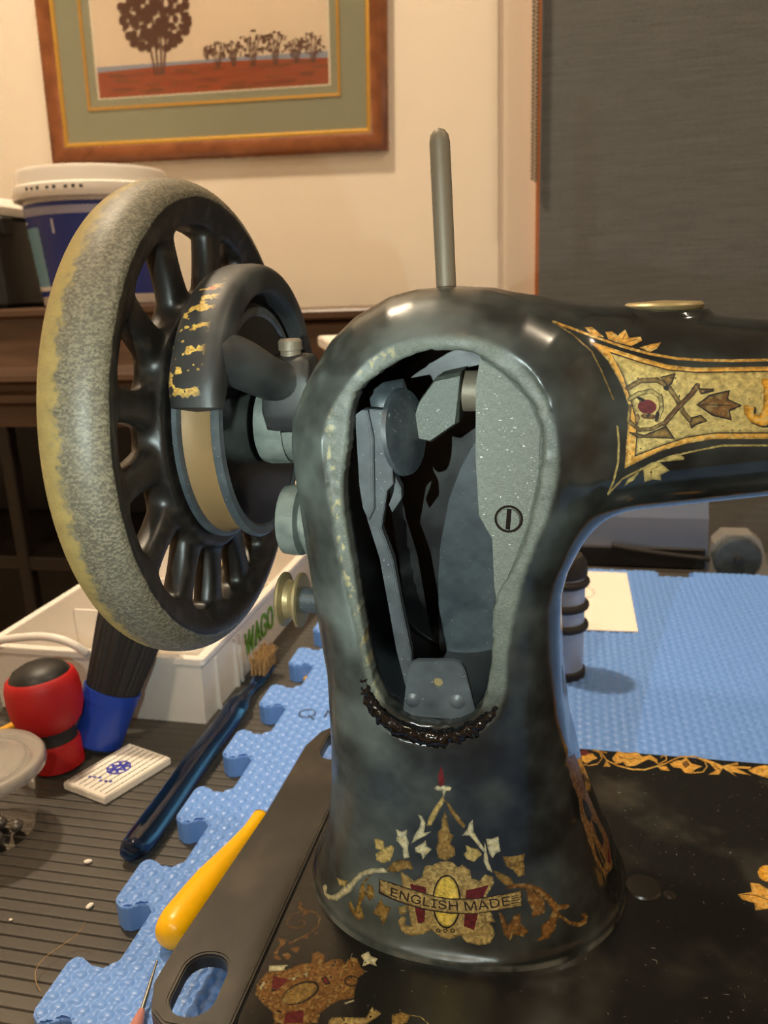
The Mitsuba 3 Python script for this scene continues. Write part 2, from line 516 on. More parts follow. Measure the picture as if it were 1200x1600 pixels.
flat_ = lambda v: np.stack([v[:, 0], 1164.5 + (v[:, 1] - 1164.5) * .5, v[:, 2]], 1)
tilt = lambda m: spin(trimesh.Trimesh(flat_(meshkit.arrays(m)[0]), meshkit.arrays(m)[1], process=False), 1.6, (-490, 1150, 480), (0, 1, 0))
add('framed_picture__frame', tilt(frame_ring(*FR, [(0, 1163), (0, 1147), (3, 1142), (9, 1139), (16, 1140), (22, 1146), (24, 1150), (24, 1163)])), 'm_frame_wood', 40)
add('framed_picture__gilt_edge', tilt(frame_ring(FR[0] + 23, FR[1] - 23, FR[2] + 23, FR[3] - 23, [(0, 1160), (0, 1147), (3, 1146), (6, 1152), (6, 1160)])), 'm_gold', 30, label='gilt inner edge of the frame')
mat_board = shapely.box(FR[0] + 22, FR[2] + 22, FR[1] - 22, FR[3] - 22).difference(shapely.box(-679, 468, -304, 650))
add('framed_picture__mount', tilt(extrude(mat_board, 4, (0, 1154, 0), 'y')), 'm_sage', False, label='sage green mount board')
add('framed_picture__gilt_fillet', tilt(frame_ring(-679, -304, 468, 650, [(0, 1160), (0, 1151), (4, 1152.5), (4, 1160)])), 'm_gold', False, label='thin gilt line around the inner mount')
inner = shapely.box(-676, 471, -307, 647).difference(shapely.box(-664, 482, -318, 636))
add('framed_picture__inner_mount', tilt(extrude(inner, 3, (0, 1157, 0), 'y')), 'm_sage', False)
# the painting: flat colour regions of a generic outback landscape
rng = np.random.default_rng(4)
PV, PF, PC = [], [], []


def blob(poly, y, col):
    for g in getattr(poly, 'geoms', [poly]):
        if g.is_empty or g.area < .05:
            continue
        v, f = trimesh.creation.triangulate_polygon(g, engine='earcut')
        PF.append(np.array(f)[:, ::-1] + sum(map(len, PV)))
        PV.append(np.stack([v[:, 0], y + 0 * v[:, 0], v[:, 1]], 1))
        PC.append(np.tile(lin(*col), (len(v), 1)))


view = shapely.box(-667, 479, -315, 640)
blob(shapely.box(-664.5, 481.5, -317.5, 637), 1160.6, (236, 226, 206))
blob(shapely.box(-661, 484, -321, 634), 1160.4, (226, 208, 184))
blob(Polygon([(-661, 484), (-321, 484), (-321, 524), (-661, 524)]), 1160.2, (140, 150, 170))
gx = np.linspace(-661, -321, 60)
hz = 517 + 4 * np.sin((gx + 661) / 340 * 3.0) - 2 * ((gx + 661) / 340)
blob(Polygon([(-661, 484), (-321, 484)] + list(zip(gx[::-1], hz[::-1]))), 1160.0, (150, 62, 26))
for k in range(70):
    x, z = rng.uniform(-655, -327), rng.uniform(487, 514)
    c = (132 + rng.integers(-16, 22), 52 + rng.integers(-10, 14), 22)
    blob(affinity.scale(Point(x, z).buffer(1, 5), rng.uniform(8, 26), rng.uniform(1.2, 2.6)).intersection(shapely.box(-661, 484, -321, 515)), 1159.9 - .001 * k, c)


def painted_tree(x, z, w, h, n, seed):
    r = np.random.default_rng(seed)
    for s in (-.22, -.05, .12, .26):
        blob(LineString([(x + s * w * .25, z), (x + s * w * .6, z + h * .5), (x + s * w * 1.3, z + h * .85)]).buffer(max(.8, w * .016)), 1159.6, (84, 44, 34))
    parts = []
    for k in range(n):
        a, q = r.uniform(0, 2 * np.pi), math.sqrt(r.uniform(0, 1))
        cx, cz = x + q * math.cos(a) * w * .5, z + h * (.62 + .38 * q * math.sin(a))
        parts.append(affinity.scale(Point(cx, cz).buffer(1, 3), w * r.uniform(.03, .075), w * r.uniform(.025, .06)))
    blob(shapely.union_all(parts), 1159.5, (74, 36, 28))


painted_tree(-566, 510, 104, 118, 190, 1)
for k, (x, w, h) in enumerate([(-478, 40, 30), (-455, 30, 30), (-427, 40, 42), (-395, 36, 40), (-365, 30, 30), (-342, 34, 36)]):
    painted_tree(x, 514 - k * .5, w, h, 46, 10 + k)
pm = trimesh.Trimesh(np.vstack(PV), np.vstack(PF), process=False)
add('framed_picture__painting', tilt(pm), 'm_paint', False, color=np.vstack(PC), label='painting of dark trees on a red plain under a cream sky')
add('framed_picture__glazing', tilt(box(FR[0] + 24, FR[1] - 24, 1148.5, 1150, FR[2] + 24, FR[3] - 24, .3)), 'm_pane', False, label='clear glass pane of the frame')
add('framed_picture__backing', tilt(box(FR[0] + 6, FR[1] - 6, 1161, 1164, FR[2] + 6, FR[3] - 6, .5)), 'm_black_plastic', False)
tag('framed_picture', 'landscape painting with sage mount in a reddish wooden frame on the wall', 'picture')

# ------------------------------------------------------------------ dark sideboard against the back wall
SX0, SX1, SY0, SY1 = -1250, -425, 900, 1160
# moulded front of the top: (y, z) section swept along x
prof = [(SY1, 206), (SY0 + 6, 206), (SY0, 203), (SY0 - 1, 197), (SY0 + 3, 193), (SY0 + 4, 174), (SY0 + 2, 154), (SY0 - 6, 136), (SY0 - 20, 126), (SY0 - 22, 120), (SY0 - 16, 116),
        (SY0 - 4, 114), (SY0 - 4, 106), (SY0 - 14, 102), (SY0 - 15, 93), (SY0 - 8, 89), (SY0 + 4, 86), (SY0 + 4, 60), (SY1, 60)]
add('sideboard__top', extrude(Polygon(prof), SX1 - SX0, (SX0, 0, 0), 'x'), 'm_dark_wood', 25)
add('sideboard__side_panel', box(SX0 + 8, SX0 + 32, SY0 + 10, SY1, FL + 40, 60, 2), 'm_dark_wood', False)
add('sideboard__side_panel_001', box(SX1 - 32, SX1 - 8, SY0 + 10, SY1, FL + 40, 60, 2), 'm_dark_wood', False)
add('sideboard__back_panel', box(SX0 + 30, SX1 - 30, SY1 - 14, SY1 - 4, FL + 60, 62, 1), 'm_black_plastic', False)  # black stands in for the shade at the back of the sideboard
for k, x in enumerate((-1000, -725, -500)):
    add('sideboard__post' + ('' if k == 0 else f'_{k:03d}'), box(x, x + 18, SY0 + 12, SY0 + 30, FL + 60, 60, 2), 'm_shaded_wood', False)
add('sideboard__shelf', box(SX0 + 30, SX1 - 30, SY0 + 14, SY1 - 14, -140, -120, 2), 'm_shaded_wood', False)
add('sideboard__base', box(SX0, SX1, SY0, SY1, FL, FL + 60, 4), 'm_dark_wood', False)
tag('sideboard', 'dark brown wooden sideboard with a moulded front edge under the picture', 'sideboard')
add('low_cabinet__body', box(-420, -90, 985, 1120, FL, 176, 4), 'm_dark_wood', False)
add('low_cabinet__lid', box(-424, -86, 980, 1124, 178, 191, 3), 'm_dark_wood', False, label='dark brown top board')
tag('low_cabinet', 'dark brown cabinet between the hand wheel and the pillar at the back', 'cabinet')

# pail
pc = (-583, 985)
add('pail__body', lathe([(0, 213), (73, 213), (76, 215), (86, 338), (84, 338), (74, 218), (0, 217)], (*pc, -6), n=72), 'm_white_plastic', 30)
add('pail__lid', lathe([(0, 361), (82, 361), (82.5, 369), (88, 370), (90, 366), (91, 352), (95, 350), (96, 342), (95, 336), (90, 334), (89, 340), (0, 341)], (*pc, -6), n=72), 'm_white_plastic', 30)


def pail_patch(a0, a1, z0, z1, off=.35, n=30):
    a = np.radians(np.linspace(a0, a1, n))
    r = lambda z: 76 + (z - 215) / 123 * 10 + off
    v = np.array([[pc[0] + r(z) * math.sin(t), pc[1] - r(z) * math.cos(t), z - 6] for z in (z0, z1) for t in a])
    f = np.array([[i, i + 1, n + i + 1, n + i] for i in range(n - 1)])
    return v, f


for nm, a0, a1, z0, z1, off, col in (('label', -58, 100, 224, 331, .4, (34, 48, 128)), ('label_band', -58, 100, 317, 326, .8, (150, 150, 176)), ('label_picture', -52, -24, 234, 304, .8, (112, 158, 184)),
                                     ('label_picture_001', -54, -22, 231, 236, 1.0, (222, 216, 214)), ('label_footer', -58, 100, 213.5, 224, .4, (196, 184, 176)), ('label_stripe', -8, -6, 296, 312, .8, (196, 198, 214)),
                                     ('label_stripe_001', 36, 44, 236, 262, .8, (150, 190, 224)), ('label_stripe_002', 16, 52, 286, 289, .8, (206, 206, 220)), ('label_stripe_003', -54, -42, 309, 311.5, .8, (206, 206, 220))):
    v, f = pail_patch(a0, a1, z0, z1, off)
    add('pail__' + nm, (v, f), 'm_paint', True, color=np.tile(lin(*col), (len(v), 1)))
tag('pail', 'white plastic pail with lid and blue printed label on the sideboard', 'pail')
for t in range(8):      # small print stamped on the lid
    a = math.radians(-20 + 5.2 * t + (3 if t > 2 else 0) + (3 if t > 4 else 0))
    m = spin(box(-2, 2, -.4, .4, 346, 350 - .5 * (t % 2), .1), math.degrees(a), (0, 0, 0))
    m.apply_translation((pc[0] + 95.6 * math.sin(a), pc[1] - 95.6 * math.cos(a), -9))
    if t == 0:
        marks = []
    marks.append(m)
add('pail__lid_print', cat_(*marks), 'm_black_rubber', False)

# black box with a white top at the far left
add('storage_box__body', box(-860, -690, 925, 1055, 206, 318, 6), 'm_black_plastic', False)
add('storage_box__lid', hull([(x + sx * i, y + sy * j, z) for x, sx in ((-866, 1), (-686, -1)) for y, sy in ((919, 1), (1060, -1)) for z, i, j in ((318, 2, 8), (318, 8, 2), (328, 2, 8), (328, 8, 2), (340, 14, 20), (340, 20, 14))]), 'm_white_plastic', 20)
add('storage_box__latch', box(-690, -684, 935, 957, 294, 316, 2), 'm_black_plastic', False)
tag('storage_box', 'black storage box with a white lid left of the pail', 'box')

# ------------------------------------------------------------------ table with ribbed rubber mat
TZ = -42
add('work_table__top', box(-376, 620, 40, 800, TZ - 30, TZ - 4, 3), 'm_dark_wood', False)
for k, (x, y) in enumerate(((-372, 60), (560, 60), (-372, 740), (560, 740))):
    add('work_table__leg' + ('' if k == 0 else f'_{k:03d}'), box(x, x + 40, y, y + 40, FL, TZ - 30, 2), 'm_dark_wood', False)
tag('work_table', 'dark work table carrying the ribbed mat and the sewing machine', 'table')
ys, zs = [60.0], [TZ - 4]
for k in range(int((790 - 60) / 6.4)):
    y = 60 + 6.4 * k
    ys += [y + .1, y + .55, y + .95, y + 1.9, y + 6.1]
    zs += [TZ - 1.1, TZ - 1.1, TZ - .3, TZ, TZ - .15]
ribs = Polygon(list(zip(ys, zs)) + [(ys[-1] + .3, TZ - 1.6), (ys[-1] + .3, TZ - 4)])
add('ribbed_mat', extrude(ribs, 985, (-375, 0, 0), 'x'), 'm_ribbed', 20, 'dark grey ribbed rubber mat covering the table top', 'mat')

# ------------------------------------------------------------------ blue interlocking foam tile
FZ = -30
edge = [(-163, 58)]
for k in range(11):
    y = 58 + 56.2 * k
    edge += [(-163, y + 0), (-164, y + 22.5), (-166, y + 24.5), (-169.5, y + 24.2), (-173, y + 21.8), (-176.5, y + 21.2), (-180, y + 23), (-182, y + 26), (-183, y + 49), (-181.5, y + 53), (-179, y + 54), (-174, y + 52.3), (-171, y + 50.6), (-167, y + 51.2)] if False else [
        (-163, y - 1), (-163, y + 24), (-166, y + 27), (-169.5, y + 26.5), (-173.5, y + 23.6), (-177, y + 23.6), (-181, y + 26.5), (-182, y + 29), (-182.5, y + 50), (-181, y + 53), (-178, y + 53.4), (-172, y + 50.4), (-167.5, y + 50), (-164, y + 52.5)]
edge = [(x, y - .0) for x, y in edge]
foam = Polygon(edge + [(-163, 672), (-30, 672), (-30, 690), (20, 690), (24, 694), (40, 693), (76, 694), (80, 690), (78, 681), (102, 681), (108, 684), (104, 691), (110, 694), (150, 694), (190, 690), (420, 690), (420, 58)]).buffer(0)
foam = foam.buffer(1.2, 4).buffer(-2.4, quad_segs=4).buffer(1.2, 4)
add('foam_tile__slab', extrude(foam, 12, (0, 0, TZ), 'z', .6), 'm_foam', 25)
# woven relief of the upper face
for nm, (xa, xb, ya, yb), hx in (('', (-184, -88, 172, 560), .66), ('_001', (-14, 262, 350, 695), .78), ('_002', (-184, 262, 60, 172), .9), ('_003', (-184, -14, 560, 672), .95)):
    GX, GY = np.meshgrid(np.arange(xa, xb, hx), np.arange(ya, yb, hx), indexing='ij')
    uu, vv = GX / 4.9, GY / 3.5
    odd = (np.floor(uu) + np.floor(vv)) % 2 > .5
    fu, fv = 2 * (uu - np.floor(uu) - .5), 2 * (vv - np.floor(vv) - .5)
    lens = np.sqrt(np.clip(1 - (fu / 1.15) ** 2 - (fv / 1.0) ** 4, 0, 1))
    rib = np.sqrt(np.clip(1 - (fv / 1.3) ** 2 - (fu / .62) ** 2, 0, 1)) * .62
    hgt = np.where(odd, lens, rib) * 1.0
    ins = shapely.contains_xy(foam.buffer(-.4), GX, GY)
    cell = ins[:-1, :-1] & ins[1:, :-1] & ins[:-1, 1:] & ins[1:, 1:]
    nid = np.arange(GX.size).reshape(GX.shape)
    a0, b0, c0_, d0 = nid[:-1, :-1][cell], nid[1:, :-1][cell], nid[1:, 1:][cell], nid[:-1, 1:][cell]
    wf = np.vstack([np.stack([a0, b0, c0_], 1), np.stack([a0, c0_, d0], 1)])
    used, inv = np.unique(wf, return_inverse=True)
    wv_ = np.stack([GX.ravel(), GY.ravel(), FZ + .02 + hgt.ravel()], 1)[used]
    add('foam_tile__woven_face' + nm, (wv_, inv.reshape(-1, 3)), 'm_foam', True)
tag('foam_tile', 'light blue woven-textured interlocking foam floor tile under the sewing machine', 'foam tile')


# ------------------------------------------------------------------ the sewing machine: cast pillar and arm
SM = 'sewing_machine'
pillar = [(-97, -70), (-95, -30), (-91.5, 0), (-88.5, 9), (-84.5, 24), (-82, 40), (-80, 60), (-79, 89), (-80, 102), (-81.5, 117), (-83.7, 143), (-84.8, 157), (-85.4, 168), (-84.5, 176), (-80.5, 185), (-76.3, 192), (-70.5, 200), (-62.8, 206.6),
          (-52.3, 212), (-44.3, 213.8), (-36, 214.2), (-24, 213.2), (-10, 209.5), (0, 204), (7, 196), (11, 186), (12.5, 174), (11.5, 158), (8.5, 145), (4.5, 134), (1.5, 127), (-.3, 119), (-.4, 104), (.8, 82), (3.4, 62), (6, 53), (9.2, 40), (14.8, 27), (19.8, 15), (23.5, 0), (27, -30), (29, -70)]
rim = [(-28.6, 201.3), (-38.3, 201.2), (-46.6, 199.4), (-55.1, 194.7), (-62.4, 187.0), (-67.1, 180.3), (-69.0, 170.8), (-68.4, 158.5), (-67.0, 143.0), (-64.7, 127.1), (-61.7, 111.8), (-60.0, 96.8), (-56.4, 84.8), (-49.0, 78.2), (-40.5, 76.9),
       (-30.2, 79.5), (-22.0, 84.8), (-17.1, 92.2), (-15.8, 105.0), (-13.7, 119.3), (-10.0, 135.0), (-6.0, 146.6), (-2.5, 157.9), (-1.7, 167.9), (-2.9, 176.0), (-5.7, 184.8), (-11.3, 192.8), (-19.1, 198.8)]
cavity = [(-32.5, 197.6), (-41.6, 196.6), (-47.6, 194.0), (-54.6, 189.7), (-59.2, 185.6), (-60.5, 180.5), (-62.8, 166.5), (-64.2, 155.7), (-62.8, 139.1), (-60.9, 119.9), (-59.2, 105.1), (-55.9, 92.1), (-49.5, 84.3), (-34.4, 82.4), (-26.0, 86.0), (-21.8, 95.6),
          (-20.2, 112.4), (-18.4, 126.7), (-15, 133), (-9.5, 148), (-6.8, 162.7), (-6.5, 175.8), (-9.9, 184), (-17.2, 191.4), (-24, 196)]
lo, hg = np.array([-104.0, 204.0, -5.0]), 1.05
(gx_, gy_, gz_), (X, Y, Z) = grid(lo, [150, 324, 218], hg)
X2, Z2 = np.meshgrid(gx_, gz_, indexing='ij')
D2 = poly_sdf(pillar, X2, Z2).astype(np.float32)
D2 = D2[:, None, :]
hy = np.interp(gz_, [-5, 0, 10, 25, 45, 80, 200, 218], [48.5, 48.5, 46, 44, 42.6, 42, 42, 42]).astype(np.float32)[None, None, :]
rr = np.interp(gz_, [-5, 20, 60, 100, 218], [44, 40, 31, 26, 24]).astype(np.float32)[None, None, :]
dy = np.abs(Y - 264) - hy
D = np.minimum(np.maximum(D2 + rr, dy + rr), 0) + np.hypot(np.maximum(D2 + rr, 0), np.maximum(dy + rr, 0)) - rr
# arm
zt = np.interp(gx_, [-40, -6, 16, 57, 150], [209, 208.5, 206.5, 201.5, 195])[:, None, None]
zb = np.interp(gx_, [-40, 16, 61, 150], [143, 144.2, 150.2, 152.5])[:, None, None]
hya = np.interp(gx_, [-40, 20, 60, 150], [29, 28, 27.5, 25])[:, None, None]
ra = 22.0
q1, q2 = np.abs(Y - 264) - hya + ra, np.abs(Z - (zt + zb) / 2) - (zt - zb) / 2 + ra
A = np.minimum(np.maximum(q1, q2), 0) + np.hypot(np.maximum(q1, 0), np.maximum(q2, 0)) - ra
A = np.maximum(A, np.maximum(-36 - X, X - 146))
D = smin(D, A.astype(np.float32), np.interp(gz_, [140, 152, 168], [15, 12, 5.5]).astype(np.float32)[None, None, :])
# rounded foot flange, cap boss on the arm
foot = (np.sqrt(((X + 34) / 58.5) ** 2 + ((Y - 264) / 50) ** 2) - 1) * 50
D = smin(D, np.maximum(foot, Z - 2.2), 4.0)
boss = np.maximum(np.hypot(X - 27.5, Y - 262) - 12.5, np.maximum(Z - 204.8, 190 - Z))
D = smin(D, boss.astype(np.float32), 3.5)
DR = poly_sdf(spline(rim, 160, True), X2, Z2)[:, None, :]
DC = poly_sdf(spline(cavity, 160, True), X2, Z2)[:, None, :]
PL = poly_sdf([(-23.1, 197), (-25, 187.2), (-25.0, 166.0), (-24.2, 150.0), (-20.6, 142.9), (-19.9, 126.0), (-18, 110), (0, 110), (4, 200)], X2, Z2)[:, None, :]
rough = meshkit.fbm(np.stack([X2, Z2 * 0, Z2], -1) * .8, 3, 5)[:, None, :] - .5
DRr = DR + rough * 1.2
# recessed band inside the rim, then the hollow with its bearing plate on the right
D = np.maximum(D, -np.maximum(DRr, Y - 224.6 - rough * .9).astype(np.float32))
front = np.maximum(DC + rough * 1.5 * (Y < 240), np.maximum(Y - 300.5, -PL))
thru = np.maximum(DC + rough * 1.5, np.maximum(Y - 227.5, 200 - Y))
wide = np.maximum(DC - 9.0, np.maximum(Y - 300.5, 234 - Y))
wide = np.maximum(wide, -np.maximum(PL, np.maximum(Y - 252, -Y)))
D = np.maximum(D, -np.minimum(np.minimum(front, thru), wide).astype(np.float32))
V, F_, N_ = surface_nets(D, lo, hg)
keep = V[F_].mean(1)[:, 2] > -4.6
ix, iz = (V[:, 0] - lo[0]) / hg, (V[:, 2] - lo[2]) / hg
u = map_coordinates(DRr[:, 0], [ix, iz], order=1) / 100 + .5
v = map_coordinates(DC[:, 0], [ix, iz], order=1) / 100 + .5
outside = V[:, 1] > 262
u = np.where(outside & (v > .5), 1.0, u)
add(SM + '__casting', (V, F_[keep]), 'm_casting', uv=np.stack([u, v], 1), normals=N_)
labels[SM + '__casting'] = {'label': 'black cast iron pillar and arm with an open rear hollow'}

# front (towards the viewer) and right-hand height maps of the casting, used to lay transfers on it
first = np.argmax(D < 0, axis=1)
hit = (D < 0).any(1)
fi = np.clip(first, 1, D.shape[1] - 1)
I, K = np.indices(first.shape)
a_, b_ = D[I, fi - 1, K], D[I, fi, K]
HY = np.where(hit, lo[1] + hg * (fi - 1 + a_ / (a_ - b_ + 1e-9)), 330)


def front_y(x, z):
    return map_coordinates(HY, [(np.asarray(x) - lo[0]) / hg, (np.asarray(z) - lo[2]) / hg], order=1, mode='nearest')


S_ = D[::-1] < 0
last = np.argmax(S_, axis=0)
ii = np.clip(D.shape[0] - 1 - last, 0, D.shape[0] - 2)
J_, K_ = np.indices(ii.shape)
p_, q_ = D[ii, J_, K_], D[ii + 1, J_, K_]
HX = lo[0] + hg * (ii + np.clip(p_ / (p_ - q_ - 1e-9), 0, 1))

lo_c = lo
tag(SM, 'antique black and gold sewing machine head with its rear cover off, on blue foam', 'sewing machine')

# bed
bed = rrect(-95, 300, 176, 353.3, 9)
add(SM + '__bed', extrude(bed, 8, (0, 0, -8), 'z', 1.2), 'm_bed', 30, label='flat black bed plate with gold borders')
add(SM + '__under_frame', box(-90, 280, 192, 340, FZ, -7.8, 3), 'm_black_rubber', False)
add(SM + '__bed_screw', lathe([(0, .9), (2, 1.2), (6, .9), (6.6, .2), (6.6, -1), (0, -1)][::-1], (31, 262, 0)), 'm_bed_screw', 30)
add(SM + '__bed_screw_001', lathe([(0, .7), (1.6, .6), (2.3, .1), (2.3, -1), (0, -1)][::-1], (40, 260, 0)), 'm_bed_screw', 30)

# slotted side bar, carried by two lugs of the frame
add(SM + '__frame_lug', box(-114, -88, 236, 250, -20, -14.1, 1), 'm_black_rubber', False)
add(SM + '__frame_lug_001', box(-114, -88, 300, 314, -20, -14.1, 1), 'm_black_rubber', False)
bar = Polygon([(-98.6, 183), (-98.6, 371), (-114.5, 371), (-122, 361), (-126, 347), (-126.6, 290), (-131.6, 216), (-131.8, 198), (-127, 187), (-121, 183)]).buffer(-4).buffer(4, quad_segs=6)
bar = bar.difference(affinity.rotate(rrect(-123.5, -108.5, 187.5, 212.5, 7), 3)).difference(affinity.rotate(rrect(-116.5, -103, 337, 362, 6.5), 0))
add(SM + '__side_bar', extrude(bar, 6.5, (0, 0, -14), 'z', 1.2), 'm_bar', 30, label='dark brown-black side bar with an oval slot at each end')

# spool pin, oil cap
pin = align(lathe([(3.1, -6), (3.15, 30), (3.1, 44), (2.7, 46), (1.6, 47.4), (0, 48)], n=24), (-37.6, 262, 212), (-.03, 0, 1))
add(SM + '__spool_pin', pin, 'm_old_steel', 40, label='grey steel spool pin standing on the arm')
add(SM + '__oil_cap', lathe([(0, 203), (9, 203), (11.2, 205.8), (11.4, 206.6), (10.6, 207.3), (0, 207.9)], (27.5, 262, 0)), 'm_brass', 30, label='dull brass cap on the arm')

# things inside the hollow
add(SM + '__rocker', cat_(
    extrude(Polygon([(-61.3, 178.6), (-59.2, 180), (-50.9, 179.5), (-50.6, 157.5), (-52.9, 155), (-55.2, 143), (-51.9, 133), (-49.8, 118.4), (-46.9, 101.2), (-46.9, 88), (-49, 88), (-51.9, 101.9), (-54.4, 120.3), (-56.2, 133.1), (-59.6, 145.6), (-61, 157)]), 5, (0, 234, 0), 'y', .8),
    extrude(Polygon([(-61.3, 178.6), (-59.2, 180), (-57.4, 179.9), (-56, 172), (-56.6, 150), (-58.6, 146), (-60.2, 150), (-61, 157)]), 3, (0, 231.6, 0), 'y', .8),
    extrude(Polygon([(-54.2, 176), (-50.9, 179), (-50.6, 157.5), (-52.6, 157.5)]), 2, (0, 232.6, 0), 'y', .6)), 'm_dark_iron', 30, label='bent grey iron connecting rod')
add(SM + '__rocker_hook', extrude(Polygon([(-50.6, 159), (-49, 155.5), (-48.9, 152), (-52, 147.6), (-53, 150), (-51.4, 154)]), 5, (0, 236, 0), 'y', .6), 'm_dark_iron', 30)
add(SM + '__washer', align(lathe([(0, -1.6), (11, -1.6), (13.6, -.2), (13.2, 1.2), (8, 2.4), (0, 2.6)]), (-49, 243, 171.5), (.95, -.28, .1)), 'm_dark_iron', 30, label='domed iron disc')
add(SM + '__washer_nut', align(lathe([(0, -6), (6, -6), (7.5, -3), (7, 5), (0, 5)], n=24), (-54, 252, 179), (.9, .1, .2)), 'm_dark_iron', 30)
add(SM + '__crank', hull([(x, y, z) for y, k in ((247, 1.0), (250, 0), (268, 0)) for x, z in ((-47 + k, 176), (-44.5, 181 - k), (-39.6, 187.4 - k), (-31.8, 189 - k), (-32.6 - k, 173.5), (-41.4, 167.2 + k), (-45.4, 168 + k))]), 'm_plate', 15, label='faceted grey crank block')
add(SM + '__crank_shaft', lathe([(0, -33), (5.8, -33), (6.4, -32), (6.4, -25), (0, -25)], (0, 257, 182.2), 'x', 32), 'm_old_steel', 30)
lit_outline = Polygon([(-24, 178), (-29, 168), (-33, 158), (-38.5, 148), (-43, 136), (-46.6, 118), (-47.8, 104), (-48, 70), (-14, 70), (-14, 120), (-18, 150), (-18, 178)])  # outline of the lit part of the back wall, set in lighter grey
add(SM + '__lit_wall_patch', extrude(lit_outline, 5, (0, 296.5, 0), 'y', .5), 'm_dark_iron', 20, label='grey panel painting the lit part of the hollow back wall')
plate = Polygon([(-23.6, 195), (-24.9, 187.2), (-25.0, 166.0), (-24.2, 150.0), (-20.4, 142.9), (-19.8, 128.0), (-18.7, 122), (-15.6, 131.5), (-10, 147.6), (-7.2, 162.7), (-7, 175.6), (-10.3, 183.7), (-17.4, 190.8)])
add(SM + '__bearing_plate', extrude(plate, 10, (0, 226.4, 0), 'y', .7), 'm_plate', 20, label='granular grey bearing plate with a slotted screw')
sc = lathe([(0, -.9), (3.1, -.9), (3.3, -.4), (3.3, 2), (0, 2)], (-15.6, 226.4, 149.3), 'y', 32)
slot = spin(box(-16.25, -14.95, 224, 226.6, 145, 153.6, .1), 4, (-15.6, 226, 149.3), (0, 1, 0))
try:
    sc = trimesh.boolean.difference([sc, slot], engine='manifold')
except Exception:
    pass
add(SM + '__bearing_plate__slot_shade', spin(box(-16.2, -15.0, 226.0, 226.55, 146.2, 152.4, .1), 4, (-15.6, 226, 149.3), (0, 1, 0)), 'm_black_gloss', False)  # black strip on the slot floor, painting the shade in it
add(SM + '__bearing_plate__screw', sc, 'm_plate', 30)
add(SM + '__bearing_plate__screw_gap', lathe([(3.4, -.05), (4.1, -.05), (4.1, .3), (3.4, .3), (3.4, -.05)], (-15.6, 226.4, 149.3), 'y', 32), 'm_black_gloss', 30)
tab = Polygon([(-49.5, 82), (-49, 85), (-47.1, 98.6), (-46, 100.6), (-44, 101.6), (-32.4, 102.2), (-30.2, 101.4), (-29, 99.6), (-25.8, 85), (-25.5, 82)]).difference(Point(-37.6, 94.6).buffer(1.5))
add(SM + '__bracket', extrude(tab, 3, (0, 228.5, 0), 'y', .6), 'm_dark_iron', 30, label='small grey tab with a hole at the foot of the hollow')
for k, (x, z) in enumerate(((-45.9, 88), (-31.6, 88.6))):
    add(SM + '__bracket__rivet' + ('' if k == 0 else '_001'), lathe([(0, -1), (1.6, -.7), (2.5, 0), (2.5, .6), (0, .6)], (x, 228.4, z), 'y', 20), 'm_dark_iron', 30)
add(SM + '__bracket__bolt', lathe([(0, 1), (2.2, 1), (2.2, 5), (0, 5)], (-37.6, 228.5, 94.6), 'y', 20), 'm_brass', 30)
# oily grime along the bottom of the rim
gp = spline([(-60.3, 96, ), (-57.6, 86.5), (-51, 80.3), (-44, 78), (-37, 77.3), (-30, 79.4), (-23.6, 83.5), (-19, 89.5)], 90)
gw = np.interp(np.linspace(0, 1, 90), [0, .2, .5, .8, 1], [.9, 2.3, 3.0, 2.6, .7])
gm = tube(np.stack([gp[:, 0], 224.3 + 0 * gp[:, 0], gp[:, 1] + .5], 1), gw, 14)
gv = np.array(gm.vertices)
gn = np.array(trimesh.Trimesh(gm.vertices, gm.faces, process=False).vertex_normals)
gm.vertices = gv + gn * ((meshkit.fbm(gv * .8, 3, 2) - .5) * 3.0)[:, None]
add(SM + '__oil_sludge', gm, 'm_oil', True, label='glossy black oil sludge')

# shaft bearing on the left, tension knob, thread pulley
add(SM + '__shaft_bearing', lathe([(0, -101.5), (9, -101.5), (13, -100.6), (13.6, -98.6), (13.4, -91), (12.4, -91.4), (12.2, -78), (0, -78)], (0, 262, 171), 'x'), 'm_grimy_iron', 30, label='grey grimy bearing boss of the main shaft')
add(SM + '__adjusting_knob', cat_(lathe([(0, -94), (9, -94), (11.6, -92.6), (12, -90), (12, -86.6), (8.5, -86), (8.5, -84), (0, -84)], (0, 253, 139.5), 'x', 40), lathe([(0, -85), (8, -85), (8, -84.4), (12, -84), (12, -79), (0, -78)], (0, 253, 139.5), 'x', 40)), 'm_grimy_iron', 30, label='round knurled iron knob below the shaft')
add(SM + '__thread_pulley', lathe([(0, -100.6), (9.2, -100.6), (10, -100), (10, -99.2), (7.4, -98.2), (6.8, -96.5), (7.4, -94.8), (10, -93.8), (10, -92.9), (9.2, -92.4), (0, -92.4)], (0, 264, 105.8), 'x', 40), 'm_brass', 30, label='small grooved brass pulley on a stub shaft')
add(SM + '__thread_pulley__stub_shaft', lathe([(0, -94), (4.7, -94), (4.7, -74), (0, -74)], (0, 264, 105.8), 'x', 28), 'm_dark_iron', 30)

